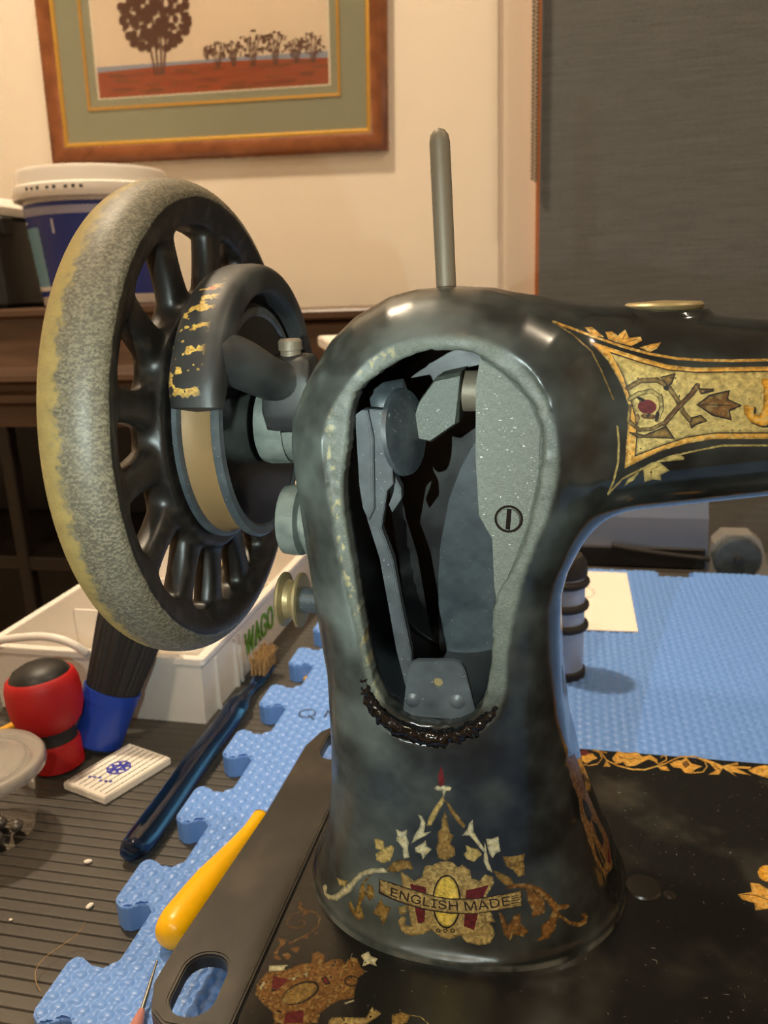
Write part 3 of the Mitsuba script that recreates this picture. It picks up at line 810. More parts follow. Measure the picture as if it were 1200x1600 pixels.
# belt guard arching over the wheel hub
ang = np.radians(np.linspace(13, 186, 60))
s_ = np.linspace(0, 1, 60)
cx = np.interp(s_, [0, .3, .6, 1], [-105, -105, -104.2, -101])
pth = np.stack([cx, 264 - 46.5 * np.cos(ang), 172.3 + 46.5 * np.sin(ang)], 1)
hw = np.interp(s_, [0, .05, .3, .6, .8, 1], [7.6, 8.4, 8.2, 7.2, 5.2, 4.2])
hr = np.interp(s_, [0, .04, .3, .6, 1], [4.4, 5.4, 5.4, 5, 4])
nn = 28
aa = np.linspace(0, 2 * np.pi, nn, endpoint=False)
sup = lambda c: np.sign(c) * np.abs(c) ** .65
rad = np.stack([0 * ang, -np.cos(ang), np.sin(ang)], 1)
gv = pth[:, None] + sup(np.cos(aa))[None, :, None] * (hw[:, None, None] * np.array([1.0, 0, 0])) + sup(np.sin(aa))[None, :, None] * (hr[:, None, None] * rad[:, None])
gv = gv.reshape(-1, 3)
gf = [[i * nn + j, i * nn + (j + 1) % nn, (i + 1) * nn + (j + 1) % nn, (i + 1) * nn + j] for i in range(59) for j in range(nn)]
gf = np.array(gf)
gf = np.vstack([gf[:, [0, 1, 2]], gf[:, [0, 2, 3]]])
c0 = len(gv)
tan0 = np.array([0, -np.sin(ang[0]), -np.cos(ang[0])])
gv = np.vstack([gv, pth[0] + tan0 * 1.0, pth[-1] + [0, 0, -1]])
gf = np.vstack([gf, [[c0, (j + 1) % nn, j] for j in range(nn)], [[c0 + 1, 59 * nn + j, 59 * nn + (j + 1) % nn] for j in range(nn)]])
add(SM + '__belt_guard', trimesh.Trimesh(gv, gf, process=False), 'm_guard', 40, label='thick curved black belt guard with flaking gold leaf')
# its branch down to the bearing
b1 = tube(spline([(-103, 227, 196), (-98, 236, 194), (-94, 246, 189), (-88, 253, 186)], 24), np.linspace(8.5, 6.5, 24), 20)
b2 = hull([(x, y, z) for x in (-96, -80.5) for y, z in ((247, 176), (249, 170), (263, 178), (265, 190), (261, 195), (252, 194), (248, 188))])
b2 = b2.subdivide().subdivide()
trimesh.smoothing.filter_taubin(b2, iterations=6)
add(SM + '__belt_guard__branch', cat_(b1, b2), 'm_guard', 40)
add(SM + '__belt_guard__bolt', lathe([(0, 190), (3.4, 190), (3.4, 196), (3.9, 196.2), (3.9, 199), (3.2, 199.8), (0, 200)], (-88.5, 257, 0), n=24), 'm_old_steel', 30)

# hand wheel: one casting, its surface split into rim, hub and spokes
lw, hw_ = np.array([-150.0, 175.0, 84.0]), 1.0
(_, _, _), (X, Y, Z) = grid(lw, [-106, 353, 261], hw_)
rad_ = np.hypot(Y - WC[1], Z - WC[2])
k_ = np.sqrt(((rad_ - 73.0) / 7.0) ** 2 + (np.abs((X + 127.6) / 10.4)) ** 2.2)
d_rim = (k_ - 1) * 8.0
d_ring = np.maximum(np.abs(rad_ - 69.5) - 2.2, np.abs(X + 126) - 4.5) - 1.5
d_rim = smin(d_rim, d_ring, 4)
d_hub = np.maximum(np.abs(rad_ - 24) - 18, np.abs(X + 123.2) - 3.6) - 1.5
th = np.arctan2(Z - WC[2], -(Y - WC[1]))
sp_angles = [103, 70, 40, 14, -8, -33, -57, -79, -104] + [-126, -152, -178 + 0, 154, 128]
comps = [d_rim, d_hub]
for a in sp_angles:
    a = math.radians(a)
    ca, sa = math.cos(a), math.sin(a)
    al = -(Y - WC[1]) * ca + (Z - WC[2]) * sa
    ac = (Y - WC[1]) * sa + (Z - WC[2]) * ca
    wd = 5.0 + .014 * (al - 55) ** 2
    dd = (((np.abs(ac) / wd) ** 3 + (np.abs(X + 124.2) / 4.2) ** 3) ** (1 / 3) - 1) * 4.4
    comps.append(np.maximum(dd, np.maximum(30 - al, al - 72)))
D = comps[0]
for c in comps[1:]:
    D = smin(D, c, 3.0)
V, F_, N_ = surface_nets(D.astype(np.float32), lw, hw_)
loc = (V[F_].mean(1) - lw) / hw_
vals = np.stack([map_coordinates(np.maximum(c, -50), loc.T, order=1) - (1.2 if i < 2 else 0) for i, c in enumerate(comps)])
part = vals.argmin(0)
for i in range(len(comps)):
    sel = F_[part == i]
    if not len(sel):
        continue
    used, inv = np.unique(sel, return_inverse=True)
    nm = SM + '__hand_wheel__' + ('rim' if i == 0 else 'hub' if i == 1 else 'spoke' + ('' if i == 2 else f'_{i - 2:03d}'))
    add(nm, (V[used], inv.reshape(-1, 3)), 'm_wheel', normals=N_[used])
labels[SM + '__hand_wheel'] = {'label': 'spoked black hand wheel with a worn grey and yellow rim'}
labels[SM + '__hand_wheel__rim'] = {'label': 'rim worn to speckled grey and yellow'}
add(SM + '__hand_wheel__pulley_flange', lathe([(0, -117.5), (38.4, -117.5), (40, -116.8), (40, -115.2), (38.4, -114.4), (0, -114.4)], (0, *WC[1:]), 'x', 96), 'm_dark_iron', 30)
add(SM + '__hand_wheel__pulley_flange_001', lathe([(0, -105), (38, -105), (39.6, -104.2), (39.8, -103), (38.8, -101.9), (36.4, -101.6), (35.2, -102.6), (0, -102.6)], (0, *WC[1:]), 'x', 96), 'm_dark_iron', 30)
add(SM + '__hand_wheel__belt_groove', lathe([(0, -114.6), (38.4, -114.6), (37.6, -113), (37.3, -110), (37.6, -106.5), (38.2, -104.8), (0, -104.8)], (0, *WC[1:]), 'x', 96), 'm_tan', 30, label='tan belt groove')
add(SM + '__hand_wheel__face_disc', lathe([(0, -104), (36.2, -104), (36.2, -102.3), (34, -102.4), (26, -101.9), (0, -101.6)], (0, *WC[1:]), 'x', 96), 'm_black_gloss', 30, label='glossy black face disc')

# ------------------------------------------------------------------ gold transfers on the japanning (thin leaf laid on the surfaces)
INK = dict(g=(190, 160, 84), l=(190, 184, 150), d=(128, 100, 50), r=(96, 28, 30), y=(206, 178, 74), t=(150, 126, 76), k=(40, 30, 22), b=(112, 76, 36), o=(196, 144, 60), p=(176, 154, 92), w=(112, 76, 44), n=(22, 20, 18), or_=(206, 146, 44))
# colour key, outline in mm: (x, z) on the pillar and arm, (x, y) on the bed, (y, z) on the side of the foot
CREST = [('r',[(-36.2,69.5),(-35.5,68.1),(-35.0,64.4),(-35.6,62.4),(-36.9,62.6),(-37.1,65.6)]),('l',[(-38.4,61.5),(-37.4,62.5),(-36.4,62.1),(-35.5,62.7),(-34.3,62.7),(-32.8,62.3),(-33.3,60.9),(-34.6,60.9),(-35.4,58.2),(-36.0,60.8),(-37.6,60.6)]),('p',[(-35.6,59.1),(-38.1,55.0),(-40.3,50.8),(-41.1,47.3),(-39.5,47.8),(-37.3,52.6),(-35.1,57.2)]),('d',[(-35.1,57.7),(-33.4,53.1),(-30.9,49.5),(-29.1,47.8),(-28.5,49.1),(-30.9,52.4),(-33.4,56.0)]),('l',[(-43.8,51.2),(-42.5,50.7),(-41.4,48.2),(-42.0,44.7),(-39.6,45.5),(-41.3,43.8),(-44.0,42.1),(-46.2,40.4),(-45.3,43.3),(-43.5,46.5),(-43.0,49.0)]),('l',[(-26.2,51.5),(-27.5,49.9),(-27.9,47.9),(-29.7,45.2),(-27.4,45.5),(-25.8,43.8),(-24.2,41.5),(-22.9,40.0),(-22.5,41.1),(-24.3,44.1),(-26.0,47.1)]),('d',[(-35.1,53.6),(-36.2,50.3),(-36.4,46.9),(-37.7,45.2),(-37.4,41.9),(-38.1,39.9),(-37.5,36.1),(-34.9,35.5),(-31.9,37.8),(-32.0,40.7),(-33.6,41.7),(-32.3,44.9),(-33.5,45.7),(-34.1,48.6),(-34.5,51.5)]),('l',[(-51.5,44.8),(-49.4,44.2),(-47.6,45.2),(-47.8,42.6),(-47.0,40.7),(-47.4,38.3),(-46.9,35.2),(-49.0,34.3),(-49.2,38.0),(-50.3,39.7),(-51.4,40.6),(-50.9,42.7)]),('p',[(-59.3,38.7),(-57.6,39.4),(-55.7,39.1),(-55.5,36.8),(-53.0,38.5),(-52.0,37.8),(-52.7,34.7),(-53.7,32.4),(-56.1,30.7),(-58.6,30.7),(-59.0,33.1),(-57.0,35.3),(-58.9,35.1)]),('l',[(-45.1,39.0),(-42.7,40.8),(-41.5,42.1),(-41.2,40.0),(-39.5,39.1),(-41.0,37.3),(-42.5,35.0),(-43.2,37.1),(-44.9,37.4)]),('l',[(-22.1,44.7),(-20.4,44.7),(-18.2,45.5),(-18.0,42.9),(-17.5,40.1),(-19.1,39.4),(-20.0,37.8),(-21.0,39.3),(-21.6,41.6)]),('p',[(-28.6,42.0),(-26.7,41.3),(-24.6,41.0),(-23.3,39.2),(-25.9,36.2),(-28.0,36.9),(-29.4,38.6),(-28.2,39.7)]),('d',[(-16.9,38.3),(-14.2,38.0),(-9.9,38.1),(-10.4,35.7),(-10.0,33.8),(-10.1,30.8),(-12.0,30.5),(-13.7,33.1),(-15.8,34.7)]),('l',[(-22.5,44.0),(-21.8,40.2),(-21.2,36.4),(-19.9,32.6),(-21.6,33.6),(-22.9,36.9)]),('l',[(-83.1,5.3),(-81.8,7.1),(-80.5,7.4),(-80.8,5.4),(-78.1,6.7),(-75.0,9.9),(-72.8,13.2),(-69.0,17.9),(-65.6,22.8),(-61.2,26.8),(-56.2,29.1),(-54.3,27.8),(-59.2,25.9),(-63.4,23.0),(-67.3,18.0),(-69.0,14.3),(-71.9,11.1),(-75.4,7.0),(-79.2,4.8),(-81.7,4.5)]),('p',[(-75.8,14.3),(-72.6,15.8),(-70.4,17.1),(-71.9,14.2),(-74.4,12.7)]),('d',[(-61.8,23.8),(-60.8,24.5),(-63.5,20.0),(-62.9,16.6),(-65.0,11.9),(-63.4,8.2),(-66.0,6.3),(-68.8,7.3),(-70.2,9.0),(-69.5,11.2),(-67.2,9.0),(-66.1,13.1),(-65.4,18.1)]),('d',[(-62.4,20.6),(-60.3,20.6),(-59.5,17.1),(-61.9,14.7),(-62.9,16.6)]),('d',[(-60.3,11.2),(-58.8,14.2),(-57.3,17.5),(-56.2,15.6),(-53.5,15.5),(-54.6,12.8),(-56.3,8.2),(-57.8,10.8)]),('d',[(-55.2,28.5),(-52.7,32.2),(-49.9,33.9),(-46.8,34.0),(-45.5,30.7),(-47.7,30.9),(-52.4,28.3)]),('d',[(-19.9,33.6),(-17.4,32.5),(-14.1,30.4),(-13.2,28.0),(-15.7,27.8),(-18.2,30.2)]),('t',[(-50.0,29.4),(-47.8,28.4),(-45.6,26.8),(-42.9,28.6),(-41.9,32.7),(-39.3,33.5),(-37.1,34.9),(-34.9,35.5),(-32.7,35.3),(-31.0,33.6),(-29.7,34.9),(-27.1,33.1),(-26.7,30.3),(-24.1,29.6),(-22.5,32.1),(-19.9,31.2),(-19.5,28.8),(-21.6,25.0),(-22.4,21.3),(-19.8,17.8),(-21.5,15.9),(-19.8,14.2),(-19.0,11.5),(-20.5,8.3),(-24.0,7.2),(-28.3,7.7),(-30.1,9.6),(-34.0,7.8),(-37.1,8.2),(-39.8,10.1),(-42.5,8.4),(-46.5,7.1),(-49.7,8.1),(-51.4,10.9),(-49.7,13.7),(-48.3,13.0),(-48.8,10.5),(-46.5,10.5),(-47.4,15.1),(-48.3,19.6),(-49.8,25.0)]),('r',[(-46.9,25.6),(-41.6,24.9),(-42.1,12.6),(-44.3,11.8),(-45.2,16.4)]),('r',[(-28.4,25.7),(-21.2,28.3),(-23.3,23.1),(-25.8,12.1),(-29.1,13.0)]),('k',[(-30.1,21.5),(-30.2,19.3),(-30.5,17.3),(-31.1,15.4),(-31.8,13.8),(-32.8,12.5),(-33.8,11.7),(-34.8,11.3),(-35.9,11.4),(-36.9,12.0),(-37.8,13.1),(-38.6,14.5),(-39.1,16.3),(-39.5,18.3),(-39.6,20.4),(-39.4,22.5),(-39.0,24.6),(-38.4,26.5),(-37.6,28.1),(-36.7,29.4),(-35.7,30.2),(-34.6,30.5),(-33.6,30.3),(-32.6,29.7),(-31.7,28.5),(-31.0,27.0),(-30.5,25.2),(-30.2,23.2)]),('y',[(-30.6,21.4),(-30.7,19.4),(-31.0,17.5),(-31.5,15.7),(-32.2,14.2),(-33.0,13.0),(-33.9,12.2),(-34.8,11.9),(-35.8,12.0),(-36.7,12.6),(-37.5,13.6),(-38.1,14.9),(-38.6,16.6),(-38.9,18.5),(-39.0,20.5),(-38.9,22.5),(-38.6,24.4),(-38.0,26.2),(-37.3,27.7),(-36.5,28.9),(-35.6,29.6),(-34.6,29.9),(-33.7,29.8),(-32.8,29.1),(-32.1,28.1),(-31.4,26.6),(-31.0,24.9),(-30.7,23.0)]),('b',[(-16.5,26.9),(-13.2,28.4),(-9.1,28.0),(-4.9,25.5),(-1.4,21.6),(0.8,18.4),(3.7,17.7),(4.8,16.4),(2.5,16.2),(1.0,16.8),(1.7,15.2),(4.7,12.1),(7.8,10.4),(9.2,10.8),(8.0,12.6),(9.5,12.4),(10.7,10.3),(10.0,8.4),(7.4,9.0),(3.9,11.6),(0.8,14.7),(0.1,11.2),(-2.0,8.9),(-6.0,8.6),(-4.1,10.6),(-4.6,13.2),(-2.1,14.7),(-0.9,17.3),(-3.5,21.3),(-7.4,25.2),(-11.5,26.6)]),('b',[(-9.4,26.1),(-6.5,24.6),(-3.5,20.9),(-3.4,17.1),(-5.5,16.8),(-7.6,16.5),(-7.4,18.8),(-9.0,22.1)]),('b',[(-18.1,19.2),(-16.4,17.9),(-15.1,14.3),(-13.1,17.7),(-11.0,18.4),(-10.9,15.0),(-8.3,12.1),(-10.0,10.5),(-12.9,11.4),(-14.2,9.4),(-16.2,11.6),(-17.2,15.2)]),('t',[(-51.1,16.2),(-47.9,17.8),(-48.3,14.4),(-50.7,13.9)]),('t',[(-22.4,18.1),(-20.2,17.8),(-18.9,15.6),(-22.3,15.0)]),('k',[(-57.9,24.3),(-53.4,24.5),(-46.0,23.7),(-38.9,22.3),(-33.7,22.1),(-26.7,23.0),(-18.2,25.0),(-10.8,26.2),(-10.4,20.5),(-18.1,19.5),(-26.7,17.5),(-33.6,16.7),(-40.7,16.8),(-47.9,17.8),(-58.1,19.0)]),('t',[(-57.5,24.2),(-53.4,24.1),(-46.0,23.4),(-38.9,22.0),(-33.7,21.7),(-26.7,22.7),(-18.2,24.6),(-11.0,25.9),(-10.8,20.8),(-18.1,19.8),(-26.7,17.8),(-33.6,17.1),(-40.7,17.2),(-47.9,18.2),(-57.7,19.6)]),('k',[(-36.8,10.3),(-37.0,9.9),(-37.3,9.5),(-37.8,9.5),(-38.2,9.7),(-38.4,10.1),(-38.3,10.5),(-37.9,10.8),(-37.4,10.9),(-37.0,10.7)]),('t',[(-37.1,10.3),(-37.3,9.9),(-37.6,9.7),(-38.0,9.8),(-38.1,10.1),(-37.9,10.5),(-37.6,10.7),(-37.2,10.5)]),('k',[(-34.4,10.6),(-34.6,10.2),(-35.0,9.9),(-35.4,9.8),(-35.8,10.0),(-36.0,10.4),(-35.9,10.8),(-35.5,11.2),(-35.0,11.3),(-34.6,11.1)]),('t',[(-34.7,10.6),(-34.9,10.2),(-35.2,10.1),(-35.6,10.2),(-35.7,10.5),(-35.5,10.8),(-35.2,11.0),(-34.8,10.9)]),('k',[(-32.0,11.0),(-32.1,10.5),(-32.5,10.2),(-33.0,10.1),(-33.4,10.3),(-33.5,10.7),(-33.4,11.2),(-33.0,11.5),(-32.5,11.6),(-32.1,11.4)]),('t',[(-32.3,10.9),(-32.4,10.6),(-32.8,10.4),(-33.1,10.5),(-33.2,10.8),(-33.1,11.2),(-32.7,11.4),(-32.4,11.2)]),('k',[(-14.0,24.2),(-11.7,24.5),(-11.7,24.3),(-14.0,24.0)]),('k',[(-14.0,23.5),(-11.7,23.7),(-11.6,23.5),(-14.0,23.2)]),('k',[(-14.0,22.7),(-11.6,23.0),(-11.6,22.7),(-14.0,22.4)]),('k',[(-14.0,21.9),(-11.6,22.2),(-11.6,21.9),(-14.0,21.6)])]
BASELINE = [(-54.2,19.6),(-49.7,19.2),(-45.2,18.7),(-39.8,18.1),(-35.0,18.0),(-30.2,18.3),(-25.8,19.0),(-19.8,20.3),(-14.3,21.2)]
CORNER = [('w',[(-92.3,224.3),(-91.6,227.1),(-88.9,228.4),(-88.7,228.7),(-88.9,229.0),(-89.2,229.1),(-92.1,227.6),(-92.9,224.4),(-92.2,222.1),(-92.0,221.8),(-91.8,221.7),(-91.7,221.8),(-91.6,222.1)]),('w',[(-83.6,228.8),(-81.9,227.0),(-81.5,223.8),(-82.8,220.5),(-88.8,214.4),(-88.9,214.0),(-88.6,213.7),(-88.3,213.7),(-82.2,219.8),(-80.7,223.3),(-81.2,227.3),(-83.2,229.6),(-83.5,229.8),(-86.5,230.3),(-86.7,230.2),(-86.9,229.8),(-86.8,229.6),(-86.4,229.3)]),('w',[(-87.8,220.8),(-85.8,222.5),(-86.1,224.6),(-86.3,225.0),(-88.2,225.5),(-88.5,225.4),(-88.9,224.1),(-88.8,223.7),(-88.7,223.5),(-88.4,223.5),(-88.0,224.7),(-86.7,224.4),(-86.5,222.9),(-88.0,221.6),(-91.1,221.8),(-91.3,221.8),(-91.4,221.4),(-91.2,221.1),(-91.0,221.0)]),('w',[(-90.8,230.1),(-91.4,233.9),(-89.9,233.3),(-89.4,230.8),(-86.6,230.0),(-85.4,229.4),(-86.4,228.4),(-88.0,226.4),(-88.4,228.8)]),('w',[(-93.8,215.8),(-91.9,215.8),(-90.0,215.7),(-90.0,213.1),(-91.0,211.4),(-91.0,208.8),(-89.1,207.7),(-89.3,206.5),(-91.5,206.9),(-92.5,209.3),(-91.8,212.0),(-92.0,214.2)]),('w',[(-86.9,212.9),(-84.2,213.7),(-84.4,210.7),(-85.6,210.8),(-87.8,211.9)]),('w',[(-89.5,209.0),(-87.9,210.4),(-86.0,209.3),(-86.3,207.4),(-87.8,207.5)]),('w',[(-81.4,220.4),(-80.6,220.9),(-80.2,219.8),(-81.1,219.4)]),('w',[(-84.3,217.9),(-83.0,218.7),(-82.9,217.4),(-84.0,217.0)]),('b',[(-93.4,196.0),(-92.3,201.0),(-90.4,202.1),(-85.6,203.6),(-82.4,206.4),(-78.6,207.7),(-79.7,211.2),(-78.1,212.6),(-75.1,211.6),(-74.3,208.5),(-72.3,210.3),(-69.0,210.9),(-67.3,209.1),(-66.9,212.0),(-64.0,212.2),(-61.9,208.6),(-60.2,207.5),(-60.6,205.7),(-61.8,204.5),(-61.8,201.1),(-61.2,196.6),(-65.7,194.8),(-68.2,192.1),(-70.1,189.3),(-69.7,186.0),(-76.6,183.8),(-83.0,183.3),(-84.9,187.2),(-88.4,189.1),(-92.5,192.2)]),('r',[(-89.4,200.2),(-83.7,199.8),(-86.5,194.6),(-87.8,194.4)]),('r',[(-80.7,187.7),(-75.5,189.6),(-74.3,185.2),(-80.0,184.1)]),('k',[(-73.6,199.5),(-73.2,198.5),(-73.1,197.4),(-73.4,196.1),(-74.1,194.8),(-75.0,193.5),(-76.2,192.4),(-77.5,191.5),(-78.9,190.8),(-80.2,190.5),(-81.4,190.5),(-82.5,190.8),(-83.2,191.4),(-83.7,192.3),(-83.8,193.5),(-83.5,194.7),(-82.9,196.0),(-82.0,197.3),(-80.9,198.5),(-79.5,199.5),(-78.1,200.2),(-76.7,200.5),(-75.4,200.5),(-74.4,200.2)]),('d',[(-74.2,199.0),(-73.8,198.2),(-73.8,197.2),(-74.1,196.0),(-74.7,194.8),(-75.6,193.7),(-76.7,192.6),(-77.9,191.8),(-79.2,191.1),(-80.4,190.8),(-81.5,190.7),(-82.5,191.0),(-83.1,191.5),(-83.5,192.3),(-83.6,193.3),(-83.3,194.4),(-82.7,195.6),(-81.8,196.8),(-80.8,197.9),(-79.5,198.8),(-78.2,199.5),(-77.0,199.8),(-75.8,199.9),(-74.9,199.6)]),('k',[(-73.7,202.0),(-72.3,203.3),(-70.0,200.6),(-71.3,199.7)]),('r',[(-73.1,201.9),(-72.3,202.7),(-70.6,200.8),(-71.4,200.3)]),('k',[(-61.3,203.2),(-61.3,202.6),(-61.4,202.0),(-61.6,201.5),(-62.0,201.1),(-62.5,200.8),(-63.0,200.6),(-63.6,200.6),(-64.2,200.7),(-64.8,200.9),(-65.3,201.3),(-65.7,201.8),(-65.9,202.4),(-66.0,203.0),(-65.9,203.5),(-65.6,204.1),(-65.3,204.5),(-64.8,204.8),(-64.2,205.0),(-63.6,205.0),(-63.0,204.9),(-62.4,204.6),(-61.9,204.2),(-61.6,203.8)]),('b',[(-61.7,203.1),(-61.6,202.7),(-61.7,202.2),(-61.9,201.8),(-62.2,201.4),(-62.7,201.1),(-63.1,201.0),(-63.7,201.0),(-64.2,201.0),(-64.7,201.3),(-65.1,201.6),(-65.4,202.0),(-65.6,202.4),(-65.6,202.9),(-65.5,203.4),(-65.3,203.8),(-65.0,204.2),(-64.6,204.5),(-64.1,204.6),(-63.6,204.6),(-63.0,204.5),(-62.6,204.3),(-62.1,204.0),(-61.8,203.6)]),('l',[(-92.2,203.9),(-85.9,205.4),(-87.0,202.7),(-91.3,201.6)]),('l',[(-92.1,194.9),(-91.7,197.7),(-90.9,197.2),(-91.2,194.1)]),('l',[(-84.1,200.1),(-81.8,201.2),(-81.9,199.6),(-82.9,200.0)]),('l',[(-79.9,202.6),(-78.6,203.9),(-78.3,201.8)]),('l',[(-63.9,194.3),(-61.1,196.2),(-60.9,195.5),(-63.2,193.9)]),('l',[(-63.2,213.3),(-61.6,211.5),(-61.7,209.4),(-61.6,209.2),(-61.4,209.2),(-59.5,210.6),(-57.1,210.0),(-57.0,210.1),(-57.0,210.3),(-57.8,211.5),(-57.3,212.9),(-57.3,213.1),(-57.5,213.2),(-59.9,213.8),(-60.9,215.5),(-61.0,215.5),(-61.8,214.9),(-63.3,213.6)]),('t',[(-66.8,187.1),(-66.1,188.7),(-62.0,189.5),(-55.8,190.4),(-54.9,194.6),(-51.5,192.7),(-52.7,190.9),(-54.4,189.1),(-56.4,186.4),(-65.9,184.0)]),('d',[(-48.3,192.7),(-45.4,194.4),(-42.6,193.7),(-43.2,190.9),(-47.4,188.6)]),('t',[(-39.5,193.5),(-37.2,191.8),(-35.3,189.6),(-35.0,189.5),(-35.0,189.8),(-36.9,192.1),(-39.4,193.9),(-42.6,193.9),(-42.8,193.7),(-42.6,193.5)])]
BORDER = [('o',[(9.8,338.9),(13.6,337.9),(17.4,340.0),(19.8,345.3),(18.8,350.8),(21.7,350.1),(22.0,350.3),(22.0,350.9),(21.8,351.2),(15.1,352.6),(14.9,351.9),(15.1,351.6),(18.2,350.1),(19.2,345.4),(17.2,341.0),(13.7,339.0),(10.2,339.8),(8.6,342.5),(8.2,342.4),(8.2,341.7)]),('o',[(8.5,345.1),(11.4,347.1),(15.1,349.3),(17.6,345.1),(15.0,343.1),(12.5,339.7),(9.3,343.0)]),('r',[(8.5,349.8),(12.7,352.0),(13.9,349.1),(11.8,346.4),(8.5,346.7)]),('o',[(24.0,346.1),(26.8,352.7),(30.8,351.8),(35.8,353.3),(38.0,349.8),(41.4,351.9),(44.3,348.5),(44.3,344.1),(42.5,346.7),(40.3,347.9),(37.6,345.2),(34.2,341.7),(30.1,340.3),(28.7,343.8),(25.4,341.0)]),('o',[(21.2,343.7),(26.0,339.8),(32.2,337.8),(37.9,338.4),(47.2,344.6),(51.7,349.1),(55.1,351.8),(61.4,352.8),(64.7,349.8),(65.2,346.0),(62.9,341.8),(59.0,340.5),(58.7,340.1),(58.6,339.5),(58.7,339.3),(62.9,340.6),(63.2,340.9),(65.9,346.0),(65.3,351.0),(61.7,354.2),(55.1,353.1),(51.5,350.3),(47.1,345.9),(37.9,339.8),(32.5,339.2),(26.3,341.1),(21.8,344.7),(19.6,350.4),(19.3,350.6),(19.1,350.5),(18.9,350.2),(19.0,349.5)]),('o',[(47.1,351.6),(48.2,351.0),(48.0,349.0),(44.6,345.4),(44.4,344.8),(44.5,344.3),(44.8,344.4),(48.6,348.4),(48.9,351.5),(48.8,352.1),(47.1,352.9),(45.9,350.7),(45.8,350.1),(45.8,349.8),(46.1,349.8)]),('o',[(49.2,345.6),(52.3,349.0),(54.7,349.4),(57.5,352.9),(58.9,347.8),(63.6,345.7),(60.1,342.9),(58.1,339.0),(55.0,339.3),(53.9,342.7),(50.8,342.9)]),('b',[(54.8,347.2),(57.1,349.8),(58.3,346.3),(55.9,343.0)]),('o',[(60.8,353.4),(65.4,352.6),(70.4,349.7),(72.4,347.8),(79.3,351.8),(79.7,349.7),(75.6,348.3),(84.9,349.1),(83.7,346.7),(78.4,346.6),(83.5,341.7),(75.5,343.2),(77.1,339.7),(72.1,345.6),(69.7,340.2),(65.0,339.4),(68.7,343.6),(67.1,348.4)]),('o',[(82.8,345.8),(86.5,349.3),(90.7,351.4),(93.9,350.5),(94.0,345.5),(90.0,340.7),(86.6,342.2),(83.9,343.9)]),('o',[(19.7,338.7),(21.5,344.2),(23.3,339.2)]),('o',[(43.7,342.5),(47.8,343.9),(48.9,339.7),(45.0,339.8)]),('b',[(31.3,346.2),(34.6,347.5),(34.8,347.8),(34.6,348.1),(31.4,346.8),(27.4,348.4),(27.2,348.2),(27.3,347.8)]),('b',[(70.9,343.7),(71.1,343.8),(71.2,344.2),(68.7,348.2),(68.5,348.1),(68.5,347.7)])]
LEAF = [('o',[(63.5,264.2),(68.8,266.5),(69.1,271.2),(72.2,271.3),(74.7,268.9),(80.6,270.9),(79.3,262.5),(72.5,258.6),(68.1,257.0),(68.5,260.6),(64.8,261.7)]),('b',[(69.6,264.6),(73.4,263.0),(73.7,263.2),(73.6,263.5),(69.7,265.0),(65.4,264.8),(65.2,264.5),(65.3,264.3)]),('or_',[(79.8,276.8),(80.1,277.3),(80.2,277.8),(80.2,278.9),(80.1,280.0),(79.7,280.9),(79.2,281.5),(78.3,282.0),(77.6,282.2),(76.6,282.0),(75.5,281.5),(74.8,280.8),(74.0,279.8),(73.2,278.3),(72.9,277.0),(72.8,276.0),(73.0,274.7),(73.4,273.8),(73.9,273.2),(74.8,272.8),(75.5,272.7),(76.4,272.8),(77.5,273.3),(78.2,273.9),(79.0,274.9),(79.6,276.1)])]
SIDE = [('b',[(245.8,61.5),(256.8,56.4),(260.4,48.5),(261.7,38.4),(260.8,29.0),(262.1,19.4),(255.1,17.2),(252.8,15.0),(246.5,16.4),(244.5,15.8),(244.1,13.6),(244.6,17.8),(243.6,24.0),(244.1,31.3),(245.3,40.8),(246.5,45.5),(243.9,52.6),(243.7,58.1)]),('n',[(250.6,42.8),(255.0,38.5),(253.8,34.4),(249.1,34.1),(248.6,37.9)]),('n',[(251.7,33.8),(255.3,29.9),(256.2,24.3),(251.1,23.6),(250.4,29.1)]),('n',[(247.0,29.3),(248.2,25.7),(249.2,20.0),(245.8,19.0),(245.2,24.9)]),('r',[(256.3,20.7),(254.4,17.7),(252.0,16.6),(250.2,18.7)]),('d',[(256.6,40.9),(255.3,32.7),(255.1,22.9),(255.6,22.4),(256.1,22.3),(256.5,32.0),(258.6,39.7),(253.5,53.5),(252.6,54.2),(251.9,54.5)]),('d',[(247.2,25.6),(247.0,18.8),(247.3,18.5),(247.6,18.5),(247.8,25.3),(247.4,32.5),(247.1,32.8),(246.8,32.8)])]
ARMFIELD = [('o',[(5.7,198.2),(11.4,196.2),(19.7,193.4),(26.9,191.3),(34.0,190.4),(52.3,189.8),(53.3,171.0),(39.8,170.9),(32.7,169.6),(25.6,167.3),(19.8,164.2),(16.5,162.3),(16.6,169.4),(16.9,174.6),(16.9,180.2),(15.0,185.3),(13.5,188.3),(10.9,192.7)]),('k',[(11.4,195.1),(19.7,192.2),(26.9,190.1),(34.0,189.3),(52.3,188.8),(53.2,172.4),(39.7,172.4),(32.6,171.2),(25.5,168.6),(19.0,165.8),(19.3,171.5),(18.8,176.6),(16.8,183.2),(14.9,188.7)]),('p',[(11.8,194.6),(19.7,191.9),(26.9,189.8),(34.0,189.0),(52.3,188.5),(53.2,172.7),(39.6,172.7),(32.6,171.5),(25.5,168.9),(19.3,166.3),(19.6,171.5),(19.1,176.6),(17.1,183.2),(15.2,188.7)])]
